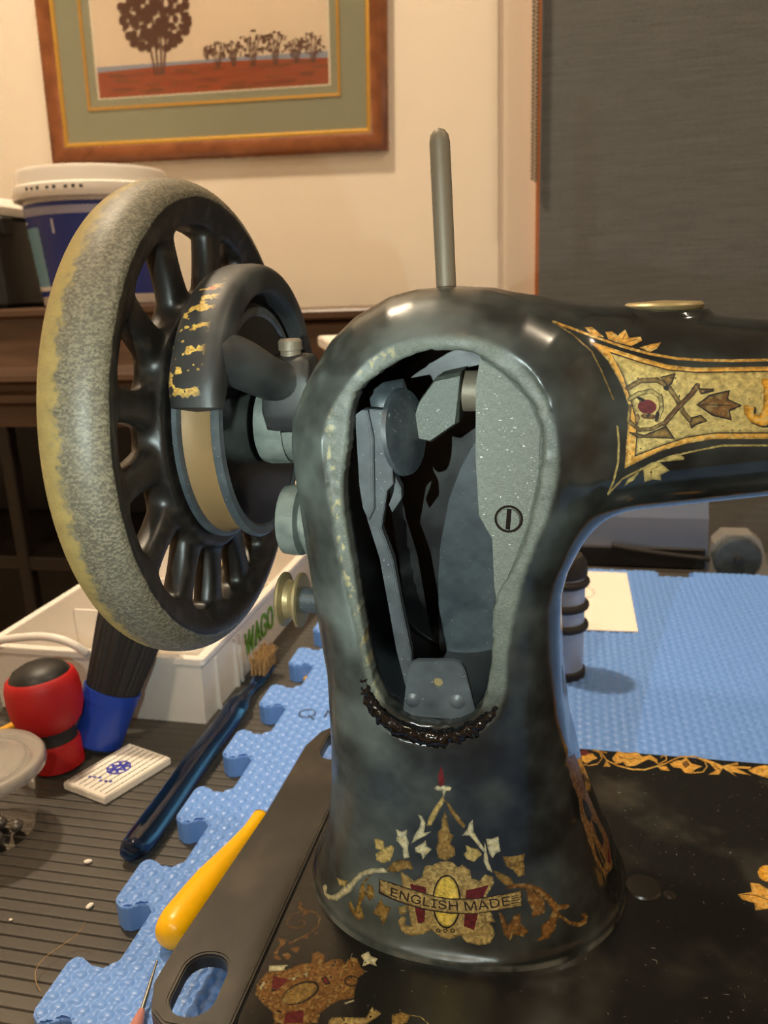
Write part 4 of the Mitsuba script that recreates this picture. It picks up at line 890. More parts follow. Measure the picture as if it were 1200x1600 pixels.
ARM = [('o',[(0.8,201.4),(7.3,198.7),(14.7,196.0),(22.0,193.9),(29.2,192.5),(36.4,191.9),(43.4,191.6),(52.3,191.4),(52.5,191.4),(52.6,191.5),(52.7,191.7),(52.7,191.9),(52.5,192.0),(52.4,192.1),(43.5,192.3),(36.4,192.6),(29.3,193.2),(22.2,194.6),(14.9,196.7),(7.5,199.3),(1.1,202.0),(-4.1,204.1),(-4.3,204.1),(-4.5,204.1),(-4.6,203.9),(-4.6,203.8),(-4.5,203.6),(-4.3,203.5)]),('d',[(0.8,200.2),(6.3,195.2),(8.8,190.4),(12.5,182.0),(12.5,181.9),(12.8,181.9),(12.9,182.1),(12.9,182.2),(9.2,190.5),(6.6,195.5),(1.1,200.5),(-4.1,204.0),(-4.3,204.0),(-4.4,203.9),(-4.5,203.8),(-4.3,203.6)]),('p',[(14.3,169.5),(14.3,164.3),(13.3,158.9),(11.9,154.8),(11.9,154.6),(12.1,154.2),(12.4,154.2),(12.5,154.4),(13.9,158.6),(14.9,164.2),(14.9,169.5),(14.3,174.5),(14.2,174.6),(13.9,174.8),(13.7,174.6),(13.7,174.5)]),('p',[(16.3,158.9),(21.1,161.7),(28.2,165.5),(35.3,167.3),(42.3,168.8),(53.5,168.8),(53.7,168.9),(53.8,169.1),(53.7,169.3),(53.5,169.4),(42.2,169.4),(35.1,167.8),(28.0,166.0),(20.8,162.3),(16.0,159.5),(12.0,154.8),(11.9,154.7),(12.0,154.4),(12.2,154.2),(12.4,154.3)]),('o',[(4.4,201.7),(6.4,201.8),(9.9,198.9),(6.4,199.5)]),('o',[(10.1,200.3),(11.9,200.4),(13.6,199.2),(13.9,199.7),(15.6,200.8),(16.5,198.6),(19.7,198.8),(20.1,197.8),(17.2,196.4),(13.8,197.3),(10.9,198.4)]),('o',[(19.2,196.0),(22.6,196.8),(25.1,197.2),(24.0,195.6),(22.1,194.7)]),('p',[(21.4,162.5),(23.8,164.2),(25.7,164.4),(28.8,161.7),(26.5,160.2),(26.8,158.5),(24.2,158.8),(22.3,157.9)]),('p',[(25.5,164.2),(30.4,166.8),(32.5,165.7),(32.3,164.9)]),('p',[(16.8,156.8),(17.6,159.2),(20.7,161.4),(19.2,158.6)]),('b',[(15.7,199.8),(15.6,199.9),(15.5,199.9),(14.7,198.3),(14.8,198.1),(14.9,198.2)]),('b',[(18.7,198.0),(18.8,198.1),(18.7,198.2),(15.8,197.6),(15.7,197.5),(15.8,197.4)]),('b',[(24.0,161.9),(25.9,163.0),(25.9,163.1),(25.8,163.2),(23.8,162.0),(23.8,159.4),(23.9,159.3),(24.0,159.4)]),('k',[(20.0,186.5),(24.0,186.6),(26.6,185.0),(29.0,181.7),(31.0,177.8),(33.8,174.7),(34.1,174.5),(34.5,174.5),(34.8,174.7),(34.9,175.0),(34.9,175.4),(34.7,175.7),(32.0,178.7),(30.1,182.4),(27.6,185.9),(27.4,186.1),(24.4,187.9),(24.1,188.0),(19.8,187.9),(19.4,187.8),(16.0,185.9),(15.8,185.6),(15.7,185.2),(15.8,184.9),(16.1,184.6),(16.4,184.5),(16.8,184.6)]),('d',[(20.0,186.7),(24.0,186.8),(26.7,185.1),(29.1,181.8),(31.1,177.9),(33.9,174.8),(34.1,174.7),(34.4,174.7),(34.6,174.8),(34.8,175.0),(34.8,175.3),(34.6,175.6),(31.9,178.6),(30.0,182.3),(27.5,185.8),(24.4,187.7),(24.1,187.8),(19.8,187.8),(19.5,187.7),(16.1,185.7),(15.9,185.5),(15.9,185.2),(15.9,185.0),(16.2,184.8),(16.4,184.7),(16.7,184.7)]),('k',[(19.7,183.0),(22.7,183.7),(24.7,182.2),(25.0,179.7),(24.0,176.6),(24.0,176.2),(24.1,175.9),(24.4,175.7),(24.8,175.6),(25.1,175.8),(25.2,176.0),(26.3,179.3),(26.3,179.6),(25.9,182.6),(25.8,182.9),(25.6,183.1),(23.1,184.9),(22.9,185.0),(22.6,185.0),(19.1,184.3),(16.7,182.8),(16.5,182.5),(16.4,182.2),(16.6,181.9),(16.8,181.6),(17.1,181.5),(17.5,181.6)]),('p',[(19.7,183.2),(22.7,183.8),(24.8,182.3),(25.2,179.7),(24.2,176.5),(24.2,176.2),(24.3,176.0),(24.5,175.8),(24.7,175.8),(24.9,175.9),(25.1,176.1),(26.1,179.4),(25.7,182.8),(23.0,184.8),(22.7,184.9),(19.2,184.1),(16.8,182.6),(16.7,182.5),(16.6,182.2),(16.7,182.0),(16.9,181.8),(17.1,181.7),(17.4,181.8)]),('k',[(30.3,179.0),(33.9,183.0),(35.3,185.2),(35.4,185.6),(35.3,185.9),(35.1,186.2),(34.7,186.3),(34.4,186.3),(34.1,186.1),(32.7,183.9),(29.2,180.0),(26.0,175.7),(25.9,175.4),(26.0,175.0),(26.2,174.7),(26.5,174.5),(26.9,174.6),(27.2,174.8)]),('w',[(30.1,179.2),(33.7,183.1),(35.1,185.3),(35.2,185.6),(35.2,185.8),(35.0,186.1),(34.7,186.2),(34.5,186.1),(34.3,186.0),(32.9,183.8),(29.3,179.9),(26.2,175.6),(26.1,175.4),(26.1,175.1),(26.3,174.8),(26.5,174.7),(26.8,174.7),(27.0,174.9)]),('k',[(16.3,176.2),(16.3,175.9),(16.5,175.7),(19.6,173.1),(20.0,172.9),(23.6,173.2),(25.9,174.5),(26.1,174.7),(26.2,175.0),(26.1,175.3),(25.9,175.5),(25.7,175.6),(25.4,175.5),(23.1,174.3),(20.1,174.1),(17.5,176.4),(17.7,180.1),(17.7,180.4),(17.5,180.6),(17.2,180.8),(16.9,180.7),(16.7,180.5),(16.6,180.3)]),('d',[(16.5,176.2),(16.6,175.8),(19.7,173.2),(20.0,173.1),(23.5,173.4),(25.8,174.7),(26.0,174.8),(26.0,175.0),(26.0,175.2),(25.9,175.4),(25.7,175.4),(23.2,174.2),(20.0,174.0),(17.3,176.3),(17.6,180.1),(17.5,180.3),(17.4,180.5),(17.2,180.6),(17.0,180.6),(16.9,180.4),(16.8,180.2)]),('k',[(33.3,175.0),(33.6,177.0),(36.1,177.7),(38.0,175.9),(34.9,174.7),(33.8,173.8)]),('d',[(33.6,175.1),(33.9,176.6),(36.0,177.4),(37.5,176.0),(34.7,175.1),(33.9,174.4)]),('k',[(24.8,188.1),(29.0,189.1),(28.1,186.2),(27.0,185.3)]),('d',[(25.3,187.9),(28.5,188.7),(27.8,186.5),(27.0,185.8)]),('k',[(34.7,180.4),(37.9,183.2),(43.2,184.4),(42.8,182.0),(46.6,180.1),(43.5,178.6),(44.2,176.0),(39.1,177.3)]),('b',[(35.2,180.4),(38.1,182.8),(42.8,183.9),(42.5,181.8),(46.0,180.1),(43.1,178.9),(43.8,176.4),(39.3,177.7)]),('w',[(35.2,180.4),(38.6,181.2),(41.9,180.2),(38.7,179.2)]),('k',[(43.8,180.1),(43.9,180.2),(43.8,180.3),(35.8,180.5),(35.7,180.4),(35.8,180.3)]),('k',[(34.1,186.4),(35.6,184.9),(38.9,184.8),(39.1,184.0),(35.7,183.2)]),('w',[(34.4,185.9),(35.6,184.5),(38.4,184.5),(35.6,183.6)]),('k',[(16.7,173.1),(21.4,172.1),(25.2,173.8),(27.1,174.7),(29.7,170.9),(25.4,171.1),(19.5,171.2)]),('d',[(17.5,172.7),(21.5,171.7),(25.4,173.4),(27.0,174.2),(29.0,171.3),(25.4,171.5),(20.0,171.5)]),('r',[(24.3,179.7),(24.2,179.2),(23.9,178.8),(23.5,178.4),(23.0,178.1),(22.4,178.0),(21.7,178.0),(21.0,178.2),(20.5,178.4),(19.9,178.8),(19.6,179.3),(19.3,179.8),(19.3,180.3),(19.4,180.8),(19.7,181.3),(20.1,181.6),(20.6,181.9),(21.2,182.0),(21.9,182.0),(22.5,181.9),(23.1,181.6),(23.6,181.2),(24.0,180.8),(24.2,180.3)]),('n',[(21.0,181.7),(20.9,181.6),(20.8,181.5),(20.6,181.5),(20.4,181.5),(20.1,181.6),(19.8,181.7),(19.6,181.8),(19.4,182.0),(19.2,182.1),(19.1,182.3),(19.0,182.5),(19.0,182.6),(19.1,182.7),(19.2,182.8),(19.4,182.8),(19.7,182.8),(19.9,182.7),(20.2,182.6),(20.4,182.5),(20.7,182.3),(20.8,182.2),(21.0,182.0),(21.0,181.8)]),('w',[(24.1,177.1),(24.0,176.9),(23.8,176.7),(23.5,176.6),(23.1,176.5),(22.6,176.5),(22.1,176.5),(21.6,176.6),(21.2,176.7),(20.8,176.9),(20.5,177.1),(20.3,177.3),(20.2,177.6),(20.3,177.8),(20.5,177.9),(20.8,178.1),(21.2,178.1),(21.7,178.2),(22.2,178.1),(22.7,178.1),(23.2,177.9),(23.6,177.8),(23.9,177.6),(24.0,177.3)]),('b',[(20.0,176.5),(19.9,176.1),(19.8,175.8),(19.7,175.5),(19.6,175.2),(19.4,175.1),(19.2,175.1),(19.0,175.2),(18.9,175.3),(18.7,175.6),(18.7,175.9),(18.6,176.3),(18.6,176.7),(18.7,177.1),(18.7,177.4),(18.9,177.7),(19.0,178.0),(19.2,178.1),(19.4,178.1),(19.5,178.0),(19.7,177.9),(19.8,177.6),(19.9,177.3),(20.0,176.9)]),('k',[(25.1,177.2),(25.1,176.8),(25.0,176.5),(24.8,176.2),(24.7,176.0),(24.5,175.8),(24.4,175.8),(24.2,175.9),(24.1,176.1),(24.0,176.4),(24.0,176.7),(24.0,177.1),(24.0,177.4),(24.1,177.8),(24.2,178.2),(24.3,178.5),(24.5,178.7),(24.6,178.8),(24.8,178.8),(24.9,178.7),(25.0,178.5),(25.1,178.3),(25.2,177.9),(25.2,177.6)]),('n',[(27.3,184.8),(27.3,184.7),(27.1,184.6),(27.0,184.5),(26.8,184.4),(26.6,184.4),(26.4,184.5),(26.3,184.6),(26.1,184.7),(26.0,184.8),(25.9,185.0),(25.8,185.1),(25.8,185.3),(25.9,185.4),(26.0,185.5),(26.2,185.6),(26.3,185.7),(26.5,185.7),(26.7,185.6),(26.9,185.5),(27.1,185.4),(27.2,185.3),(27.3,185.1),(27.3,185.0)])]
JJ = [('k',[(47.2,179.6),(49.8,179.8),(50.1,178.8),(50.0,177.4),(51.4,176.9),(52.2,178.8),(51.2,184.9),(50.9,185.8),(50.8,187.0),(52.0,187.0),(53.4,174.8),(52.1,174.1),(49.2,175.3),(47.6,177.3)]),('or_',[(46.8,180.1),(49.4,180.3),(49.7,179.3),(49.6,177.9),(51.0,177.4),(51.8,179.3),(51.5,185.1),(51.1,185.9),(51.1,187.2),(52.3,187.2),(53.0,175.3),(51.7,174.6),(48.8,175.8),(47.2,177.8)])]


def transfer(key, items, place, wear, seed, label, size=.9):
    """Lays the coloured outlines on a surface: later ones replace what lies under them, worn spots are missing."""
    done, VV, FF, CC, at = Polygon(), [], [], [], 0
    for c, L in items[::-1]:
        if len(L) < 3:
            continue
        g = Polygon(L).buffer(0)
        vis = g.difference(done)
        done = done.union(g)
        for q in getattr(vis, 'geoms', [vis]):
            if q.geom_type != 'Polygon' or q.area < .02:
                continue
            v, f = trimesh.creation.triangulate_polygon(q.simplify(.02), engine='earcut')
            v3, f = trimesh.remesh.subdivide_to_size(np.column_stack([v, 0 * v[:, 0]]), f, size, max_iter=12)
            nz = meshkit.fbm(np.column_stack([v3[:, :2] * .9, 0 * v3[:, 0]]), 3, seed)
            fine = meshkit.noise(np.column_stack([v3[:, :2] * 2.6, 0 * v3[:, 0]]), seed + 7)
            col = np.array(lin(*INK[c])) * (.36 + .95 * nz + .5 * (fine - .5))[:, None]
            if c not in 'knr' and g.area > 1.5:      # engraved look: darker towards the outline, bright flecks inside
                edge_ = shapely.distance(shapely.points(v3[:, :2]), g.boundary)
                col = col * (.55 + .6 * sstep(0, .9, edge_))[:, None]
                fl = (sstep(.62, .8, meshkit.noise(np.column_stack([v3[:, :2] * 1.3, 0 * v3[:, 0]]), seed + 31)) * (.2 if c in 'bwd' else .45))[:, None]
                col = col * (1 - fl) + np.array(lin(206, 186, 120)) * fl
            f = f[(nz[f].mean(1) < 1 - wear) | (c in 'kn')]
            VV.append(v3[:, :2])
            FF.append(f + at)
            CC.append(np.clip(col, 0, 1))
            at += len(v3)
    q, f = np.vstack(VV), np.vstack(FF)
    v = place(q)
    nrm = np.cross(v[f[:, 1]] - v[f[:, 0]], v[f[:, 2]] - v[f[:, 0]]).sum(0)
    want = {'b': (0, 0, 1), 's': (1, 0, 0)}.get(place.__name__[0], (0, -1, 0))
    if nrm @ np.array(want, float) < 0:
        f = f[:, ::-1]
    add(key, trimesh.Trimesh(v, f, process=False), 'm_decal', True, color=np.vstack(CC), label=label)


def front(q):
    return np.stack([q[:, 0], front_y(q[:, 0], q[:, 1]) - .13, q[:, 1]], 1)


def bedtop(q):
    return np.stack([q[:, 0], q[:, 1], .1 + 0 * q[:, 0]], 1)


def side(q):
    iy, iz = (q[:, 0] - lo_c[1]) / hg, (q[:, 1] - lo_c[2]) / hg
    return np.stack([map_coordinates(HX, [iy, iz], order=1, mode='nearest') + .15, q[:, 0], q[:, 1]], 1)


grow = lambda L: [(140.0 if x > 51.2 else x, z) for x, z in L]
armdec = [(c, grow(L)) for c, L in ARMFIELD] + [(c, grow(L) if k in (0, 3) else L) for k, (c, L) in enumerate(ARM)]
# the letter at the start of the name on the arm
jj = [(46.8, 180.1), (49.4, 180.3), (49.7, 179.3), (49.6, 177.9), (51.0, 177.4), (51.8, 179.3), (51.6, 185.1), (51.1, 185.9), (51.1, 187.2), (57.4, 187.2), (57.4, 185.9), (56.4, 185.3), (56.2, 179.0), (55.0, 175.9), (53.0, 174.6), (51.7, 174.5), (48.8, 175.7), (47.2, 177.8)]
armdec += [('k', [(x + .5, z - .5) for x, z in jj]), ('or_', jj)]
transfer(SM + '__crest', CREST, front, .1, 3, 'worn gold crest with a ribbon reading ENGLISH MADE', .5)
transfer(SM + '__arm_panel', armdec, front, .2, 5, 'gold panel with scrolls and the letter J on the arm', .7)
transfer(SM + '__corner_scroll', CORNER, bedtop, .26, 9, 'dull gold scroll at the corner of the bed', .6)
border = []
for k in range(3):
    border += [(c, [(x + 87.5 * k, y + .6 * k) for x, y in L]) for c, L in BORDER]
transfer(SM + '__bed_border', border, bedtop, .16, 11, 'gold vine border along the far edge of the bed')
transfer(SM + '__bed_leaf', LEAF, bedtop, .16, 12, 'gold leaf ornament on the bed')
transfer(SM + '__foot_ornament', SIDE, side, .2, 13, 'brownish gold ornament on the side of the foot')
# lettering on the ribbon
bl_ = spline(BASELINE, 200)
arc = np.concatenate([[0], np.cumsum(np.linalg.norm(np.diff(bl_, axis=0), axis=1))])
tx = meshkit.text_mesh('ENGLISH MADE', 3.0, .12)
tv_ = np.array(tx.vertices)
uu = tv_[:, 0] / tv_[:, 0].max() * arc[-1]
px_, pz_ = np.interp(uu, arc, bl_[:, 0]), np.interp(uu, arc, bl_[:, 1])
dx_, dz_ = np.interp(uu, arc, np.gradient(bl_[:, 0], arc)), np.interp(uu, arc, np.gradient(bl_[:, 1], arc))
qx, qz = px_ - dz_ * tv_[:, 1], pz_ + dx_ * tv_[:, 1] + .15
mat('m_ink_dark', lin(38, 28, 16), .5)
add(SM + '__crest__lettering', trimesh.Trimesh(np.stack([qx, front_y(qx, qz) - .2 - tv_[:, 2], qz], 1), tx.faces, process=False), 'm_ink_dark', False, label='dark lettering ENGLISH MADE')

# ------------------------------------------------------------------ loose things on the left of the table
# organiser tray
ox0, ox1, oy0, oy1 = -358, -214, 414, 640


def tray_shell(x0, x1, y0, y1, z0, z1, flare, t, name):
    for nm, a, b in (('wall', (x0, y0, x1, y0), (0, -1)), ('wall_001', (x1, y0, x1, y1), (1, 0)), ('wall_002', (x1, y1, x0, y1), (0, 1)), ('wall_003', (x0, y1, x0, y0), (-1, 0))):
        pts = []
        for x, y in ((a[0], a[1]), (a[2], a[3])):
            for z, fl in ((z0, 0), (z1, flare)):
                sx, sy = (1 if x == x1 else -1), (1 if y == y1 else -1)
                pts += [(x + sx * fl, y + sy * fl, z), (x + sx * fl - b[0] * t, y + sy * fl - b[1] * t, z)]
        add(f'{name}__{nm}', hull(pts), 'm_white_plastic', False)
    add(f'{name}__bottom', box(x0, x1, y0, y1, z0, z0 + t, .4), 'm_white_plastic', False)


tray_shell(ox0, ox1, oy0, oy1, TZ, 3, 1.5, 2, 'organiser_tray')
rim_o = rrect(ox0 - 5, ox1 + 5, oy0 - 5, oy1 + 5, 3).difference(rrect(ox0 + 1, ox1 - 1, oy0 + 1, oy1 - 1, 1))
add('organiser_tray__rim', extrude(rim_o, 4, (0, 0, 0), 'z', .6), 'm_white_plastic', 30)
add('organiser_tray__handle', tube(spline([(-352, 409, 3), (-346, 407, 9), (-338, 407, 11), (-296, 407, 11), (-286, 409, 3)], 40), 2.6, 14), 'm_white_plastic', True, label='raised white carry handle')
add('organiser_tray__divider', box(-300, -298, oy0 + 2, oy1 - 2, TZ + 1, -8, .4), 'm_white_plastic', False)
add('organiser_tray__divider_001', box(ox0 + 2, ox1 - 2, 500, 502, TZ + 1, -8, .4), 'm_white_plastic', False)
add('organiser_tray__divider_002', box(ox0 + 2, ox1 - 2, 570, 572, TZ + 1, -8, .4), 'm_white_plastic', False)
for k, y in enumerate((432, 462, 470)):
    add('organiser_tray__side_rib' + ('' if k == 0 else f'_{k:03d}'), box(ox1 - .5, ox1 + 2.4, y, y + 3, TZ, -6, .4), 'm_white_plastic', False)
wg = meshkit.text_mesh('WAGO', 13, .5, bold=True)
wv = np.array(wg.vertices)
mat('m_green', lin(96, 150, 44), 0.6)
add('organiser_tray__lettering', trimesh.Trimesh(np.stack([ox1 + 1.3 + wv[:, 2] * .8, 480 + wv[:, 0] * 1.0, -28 + wv[:, 1] * 1.25], 1), wg.faces, process=False), 'm_green', False, label='green lettering WAGO')
tag('organiser_tray', 'white plastic organiser tray with dividers and green lettering behind the hand wheel', 'tray')
add('washer_ring', lathe([(9, -39.5), (14, -39.5), (14, -36), (9, -36), (9, -39.5)], (-325, 452, 0)), 'm_steel', 30, 'round steel washer lying in the organiser tray', 'washer')

# white box behind the tray and a pale lidded box further back
tray_shell(-314, -236, 668, 770, TZ, 24, 2, 2.5, 'storage_tub')
add('storage_tub__rim', extrude(rrect(-319, -230, 662, 776, 6).difference(rrect(-310, -240, 672, 766, 2)), 5, (0, 0, 21), 'z', .8), 'm_white_plastic', 30)
tag('storage_tub', 'white plastic tub standing behind the organiser tray', 'tub')
lid = Polygon([(-272, 885), (-187, 676), (-60, 728), (-145, 937)])
add('lidded_box__body', extrude(lid.buffer(-6), 195, (0, 0, TZ), 'z', 2), 'm_lilac', 30)
add('lidded_box__lid', extrude(lid, 12, (0, 0, 153), 'z', 2), 'm_white_plastic', 30, label='cream lid')
tag('lidded_box', 'tall pale box with cream lid seen between hand wheel and pillar', 'box')

add('black_case__body', box(-222, -166, 640, 670, TZ, 2, 2), 'm_black_plastic', False)
add('black_case__eyelet', lathe([(1.6, 638.6), (3, 638.6), (3, 640.4), (1.6, 640.4), (1.6, 638.6)], (-205, 0, -10), 'y', 24), 'm_brass', 30)
tag('black_case', 'small black case with a metal eyelet behind the thread pulley', 'case')

# stubby screwdriver standing on its end
d_ = np.array([-.10, .03, 1.0])
d_ /= np.linalg.norm(d_)
sb = np.array([-278.0, 358, TZ])
add('stubby_screwdriver__grip', align(lathe([(0, 0), (11.5, 0), (13.6, 1.4), (13.8, 15), (13.2, 17), (0, 17)], n=48), sb, d_), 'm_red_rubber', 35)
add('stubby_screwdriver__collar', align(lathe([(0, 16), (13, 16), (12.2, 18.5), (12.2, 23), (13.8, 28), (0, 28)], n=48), sb, d_), 'm_black_rubber', 35)
add('stubby_screwdriver__grip_001', align(lathe([(0, 25), (14, 25), (17.4, 29), (19.6, 36), (20.2, 44), (19.8, 51), (18.6, 55.4), (17, 56.8), (15, 56), (0, 56)], n=64), sb, d_), 'm_red_rubber', 40)
add('stubby_screwdriver__cap', align(lathe([(0, 54), (16.6, 54), (16.4, 56.6), (14, 60), (9, 62.6), (0, 64)], n=48), sb, d_), 'm_black_plastic', True, label='black domed cap')
tag('stubby_screwdriver', 'stubby red and black screwdriver standing left of the blue-collared brush', 'screwdriver')

# dusting brush with blue collar
db_ = np.array([.42, .55, 1.0])
pb = np.array([-267.0, 378, TZ + 4])
db_ = np.array([.30, .32, 1.0]); db_ /= np.linalg.norm(db_)
add('dusting_brush__collar', align(lathe([(0, 0), (13.5, 0), (14.6, 1), (16, 27), (16.4, 27.2), (16.6, 34), (15.6, 34), (15, 27), (0, 27)], n=48), pb, db_), 'm_blue_cap', 35, label='blue plastic collar')
br = lathe([(0, 20), (14.6, 26), (15.2, 34), (17.2, 52), (19.6, 72), (20.6, 86), (16, 93), (0, 96)], n=72)
bv = np.array(br.vertices)
an = np.arctan2(bv[:, 1], bv[:, 0])
bv[:, :2] *= (1 + .03 * np.sign(np.sin(an * 36)) * (bv[:, 2] > 30))[:, None]
br.vertices = bv
add('dusting_brush__bristles', align(br, pb, db_), 'm_black_rubber', 20, label='dense black bristles')
tag('dusting_brush', 'black bristle brush with blue collar leaning by the organiser tray', 'brush')

# clear lidded pot, cut by the frame on the left
tc = (-277, 297)
add('clear_pot__body', lathe([(0, TZ), (19, TZ), (21.5, TZ + 2), (25.5, -10), (26.5, -9), (27, -5)], (*tc, 0), n=56), 'm_clear', True)
add('clear_pot__lid', lathe([(0, -1), (21, -1), (22, -3), (24, -3.2), (25, -1), (29.5, 0), (31, -2), (31.1, -6), (30.3, -6), (29.7, -3), (0, -4)], (*tc, 0), n=56), 'm_frosted', True, label='cloudy clear lid')
for k, (dx, dy2, dz) in enumerate(((8, -6, 3), (2, 5, 3), (-8, 2, 3), (12, 4, 3))):
    add('metal_bead' + ('' if k == 0 else f'_{k:03d}'), trimesh.creation.icosphere(2, 3.2).apply_translation((tc[0] + dx, tc[1] + dy2, TZ + dz + .5)), 'm_steel', True, 'small round metal bead inside the clear pot, the one ' + ('nearest the viewer', 'farthest back', 'at the left', 'at the right')[k], 'bead', 'metal beads in the clear pot')
tag('clear_pot', 'small round clear plastic pot with cloudy lid at the left edge', 'container')

# packet with blue print
pk = np.array([(-262, 337), (-232, 328), (-215, 369), (-246, 379)], float)
pp = Polygon(pk)
add('needle_packet__sleeve', extrude(pp.buffer(1).buffer(-1), 5, (0, 0, TZ), 'z', 1), 'm_paper', 25)
e1, e2 = (pk[1] - pk[0]), (pk[3] - pk[0])
pt = lambda a, b: tuple(pk[0] + a * e1 + b * e2)
lines_ = shapely.union_all([LineString([pt(.06 + .125 * k, .05), pt(.06 + .125 * k, .95)]).buffer(.28) for k in range(8)])
add('needle_packet__stripes', extrude(lines_, .12, (0, 0, TZ + 5), 'z'), 'm_black_plastic', False)
rs = np.random.default_rng(8)
bits = [Point(pt(.5, .52)).buffer(6.6).difference(Point(pt(.5, .52)).buffer(5.6))]
bits += [LineString([pt(.5 + .16 * math.cos(a), .52 + .12 * math.sin(a)), pt(.5 - .16 * math.cos(a + .5), .52 - .12 * math.sin(a + .8))]).buffer(.6) for a in np.linspace(0, 5.5, 8)]
bits += [Point(pt(.28 + .09 * k, .22 + .02 * (k % 3))).buffer(.9) for k in range(6)]
mat('m_ink_blue', lin(38, 44, 150), .6)
add('needle_packet__print', extrude(shapely.union_all(bits), .2, (0, 0, TZ + 5.02), 'z'), 'm_ink_blue', False, label='round blue printed emblem')
tag('needle_packet', 'small white packet with a round blue print lying before the brush', 'packet')

# toothbrush
tb = spline([(-195, 287, TZ + 6.4), (-195.5, 330, TZ + 6.4), (-197, 380, TZ + 6.6), (-197, 412, TZ + 7), (-197.5, 428, TZ + 8), (-198, 442, TZ + 7), (-198.5, 462, TZ + 5), (-199, 486, TZ + 5.4)], 90)
tr = np.interp(np.linspace(0, 1, 90), [0, .02, .06, .4, .62, .7, .75, .84, .88, 1], [4.4, 6.6, 7.6, 7.6, 7.2, 7.6, 4.6, 3.2, 4.6, 5])
tbm = tube(tb, tr, 20)
tv = np.array(tbm.vertices)
ctr = np.repeat(tb, 20, 0)
tv[:len(ctr), 2] = ctr[:, 2] + (tv[:len(ctr), 2] - ctr[:, 2]) * .8
tbm.vertices = tv
add('toothbrush__handle', tbm, 'm_blue_clear', True, label='translucent blue handle')
bris = []
rb = np.random.default_rng(3)
for i in range(4):
    for j in range(8):
        for q in range(9):
            x0, y0 = -203.2 + 2.8 * i + rb.normal(0, .45), 466 + 2.9 * j + rb.normal(0, .45)
            bris.append(tube([(x0, y0, TZ + 8), (x0 + rb.normal(.3, .5), y0 + rb.normal(0, .5), TZ + 15), (x0 + rb.normal(.8, 1.4), y0 + rb.normal(.5, 1.4), TZ + 21 + rb.normal(0, .8))], [.3, .3, .25], 4))
add('toothbrush__bristles', cat_(*bris), 'm_bristle', True, label='brownish worn bristles', kind='stuff')
tag('toothbrush', 'used toothbrush with translucent blue handle on the ribbed mat beside the foam', 'toothbrush')

# yellow tool handle partly under the side bar
yh = spline([(-144.5, 229, FZ + 8), (-143, 250, FZ + 7.6), (-141, 275, FZ + 6), (-139.6, 292, FZ + 4.8), (-138.6, 300, FZ + 4.6), (-137.6, 311, FZ + 4.6)], 60)
yr = np.interp(np.linspace(0, 1, 60), [0, .02, .06, .12, .4, .7, .86, 1], [3.5, 6, 7.4, 8, 7.2, 4.8, 3.9, 4.1])
add('yellow_handle', tube(yh, yr, 24), 'm_yellow', True, 'yellow plastic tool handle lying on the foam against the side bar', 'tool handle')

# seam ripper
add('seam_ripper__blade', tube([(-144.4, 221, FZ + 6.5), (-142.4, 211, FZ + 5.2), (-140.4, 201.5, FZ + 4.2)], [.35, .7, .8], 10), 'm_steel', True)
add('seam_ripper__handle', tube([(-140.6, 202, FZ + 4.2), (-139.6, 197, FZ + 4), (-138.4, 192, FZ + 4), (-135.6, 180, FZ + 4), (-131, 160, FZ + 4)], [1.2, 2.2, 2.9, 3, 3], 16), 'm_pink', True, label='pinkish translucent handle')
tag('seam_ripper', 'seam ripper with pink handle on the foam by the near slot', 'seam ripper')

# crumbs, pencil tip, orange tip, hair
for k, (x, y, s, a) in enumerate(((-216, 286, 1.5, 20), (-199, 260, 1.5, 70), (-229, 247, .7, 0), (-205, 566, 1.6, 10))):
    m = trimesh.creation.icosphere(2, 1)
    m.apply_scale((s * 1.3, s * .8, s * .6))
    m = spin(m, a, (0, 0, 0))
    m.apply_translation((x, y, TZ + .6 * s))
    add('crumb' + ('' if k == 0 else f'_{k:03d}'), m, 'm_paper', True,
        ['white rice-like crumb on the mat nearest the toothbrush end', 'white crumb on the mat left of the foam tabs', 'tiny white crumb on the mat at lower left', 'pale crumb on the mat by the far end of the toothbrush'][k], 'crumb')
mat('m_pencil', lin(222, 160, 40), .5)
add('pencil', tube([(-331, 392, TZ + 3), (-338, 372, TZ + 3), (-352, 332, TZ + 3)], [2, 2.6, 2.6], 8), 'm_pencil', 20, 'yellow pencil end showing between clear pot and red screwdriver', 'pencil')
add('craft_knife', hull([(x, y, z) for x, y in ((-170, 474), (-164, 474), (-160, 500), (-166, 500)) for z in (TZ, TZ + 4)]), 'm_pencil', False, 'orange tool end poking out from under the foam tile', 'tool')
hp = spline([(-193, 216, TZ + .6), (-199, 226, TZ + 4), (-196, 234, TZ + 4), (-187, 240, TZ + 12)], 30)
add('loose_hair', tube(hp, .16, 5), 'm_bristle', True, 'thin loose fibre curling at the foam corner', 'fibre')

# pen marks on the foam
ink = [Point(0, 0).buffer(5).difference(Point(0, 0).buffer(4.4)), LineString([(1.5, -2), (6, -6)]).buffer(.35)]
ink = affinity.translate(shapely.union_all(ink), -147.5, 414)
nn_ = affinity.translate(LineString([(0, -4), (0, 4), (5, -4), (5, 4)]).buffer(.35), -136, 415)
add('foam_tile__pen_marks', extrude(shapely.union_all([ink, nn_]), .15, (0, 0, FZ + 1.0), 'z'), 'm_black_plastic', False, label='pen marks Q N')

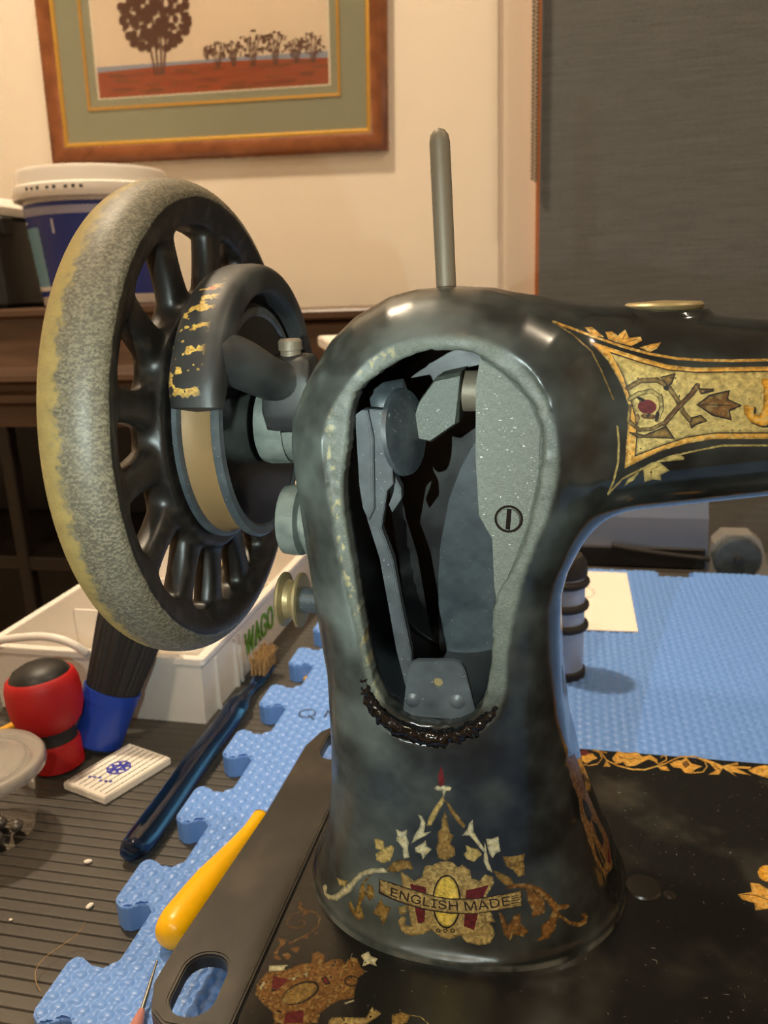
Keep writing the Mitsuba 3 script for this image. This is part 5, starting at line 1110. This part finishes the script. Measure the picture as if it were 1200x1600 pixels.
# ------------------------------------------------------------------ things behind the arm
cc = (0.5, 490)
for k, (nm, pr, m) in enumerate((
        ('body', [(0, FZ + 1), (13.2, FZ + 1), (13.2, 38), (0, 38)], 'm_alu'),
        ('foot', [(0, FZ), (14.4, FZ), (14.8, FZ + 1.5), (14.6, FZ + 5), (13.2, FZ + 6), (0, FZ + 6)], 'm_black_rubber'),
        ('cap', [(0, 38), (14, 38), (14.4, 40), (13.6, 47), (11, 51), (0, 52.5)], 'm_black_rubber'))):
    add('grip_canister__' + nm, lathe(pr, (*cc, 0), n=56), m, 35)
for k, z in enumerate((34, 18.5, 5)):
    a = np.linspace(0, 2 * np.pi, 60, endpoint=False)
    add('grip_canister__ring' + ('' if k == 0 else f'_{k:03d}'), tube(np.stack([cc[0] + 13.4 * np.cos(a), cc[1] + 13.4 * np.sin(a), z + 0 * a], 1), 2.6, 14, True), 'm_black_rubber', True)
tag('grip_canister', 'silver cylinder with black rubber rings standing behind the pillar', 'canister')
ppr = Polygon([(-12, 683), (53, 682), (53, 559), (-10, 556)])
add('paper_card', extrude(ppr, .8, (0, 0, FZ + 1.0), 'z'), 'm_paper', False, 'cream paper card lying on the foam behind the silver canister', 'paper')
add('paper_card__pen_mark', extrude(affinity.scale(Point(17, 632).buffer(1), 8, 12).difference(affinity.scale(Point(17, 632).buffer(1), 7.4, 11.4)).intersection(shapely.box(17, 600, 30, 660)), .1, (0, 0, FZ + 1.8), 'z'), 'm_old_steel', False)
mat('m_grey_box', lin(98, 110, 134), .18, clearcoat=.6)  # blue of the reflected foam is mixed into the base colour
add('grey_case__body', hull([(x, y, z) for x in (-40, 126) for y, z in ((738, TZ), (736, -26), (742, 4), (752, 20), (780, 24), (790, TZ))]), 'm_grey_box', 20)
add('grey_case__front_panel', box(-38, 124, 734, 740, TZ + 1, -22, 1), 'm_black_plastic', False)
add('grey_case__carry_bar', tube(spline([(43, 731, -20), (60, 728, -22), (100, 728, -27), (131, 730, -30)], 30), 2.4, 12), 'm_black_rubber', True)
tag('grey_case', 'grey plastic case, tinted blue for the foam reflection, with a black bar standing under the arm at the back', 'case')
add('tape_dispenser__wheel', lathe([(0, 706), (3, 706), (3, 712), (16, 712), (19, 713), (20, 716), (20, 728), (0, 728)], (147, 0, -24), 'y', 56), 'm_dark_iron', 30)
add('tape_dispenser__hub', lathe([(0, 703), (3.4, 703), (3.4, 713), (0, 713)], (147, 0, -23), 'y', 24), 'm_black_plastic', 30)
add('tape_dispenser__shell', extrude(Polygon([(126, -42), (128, -12), (136, -3), (158, -3), (166, -9), (176, -40), (176, -42)]), 24, (0, 718, 0), 'y', 1.5), 'm_frosted', 25)
tag('tape_dispenser', 'small clear device with a round grey wheel right of the grey case', 'device')
# chromed thing and round lid on the sideboard shelf edge seen through the wheel
add('round_tin__body', lathe([(0, TZ), (21, TZ), (21, 34), (0, 34)], (-347, 690, 0)), 'm_dark_wood', 30)
add('round_tin__lid', lathe([(0, 32), (22, 32), (22, 38), (20.5, 39.5), (0, 40)], (-347, 690, 0)), 'm_strip_wood', 30)
tag('round_tin', 'round brown lidded tin seen through the hand wheel spokes', 'tin')
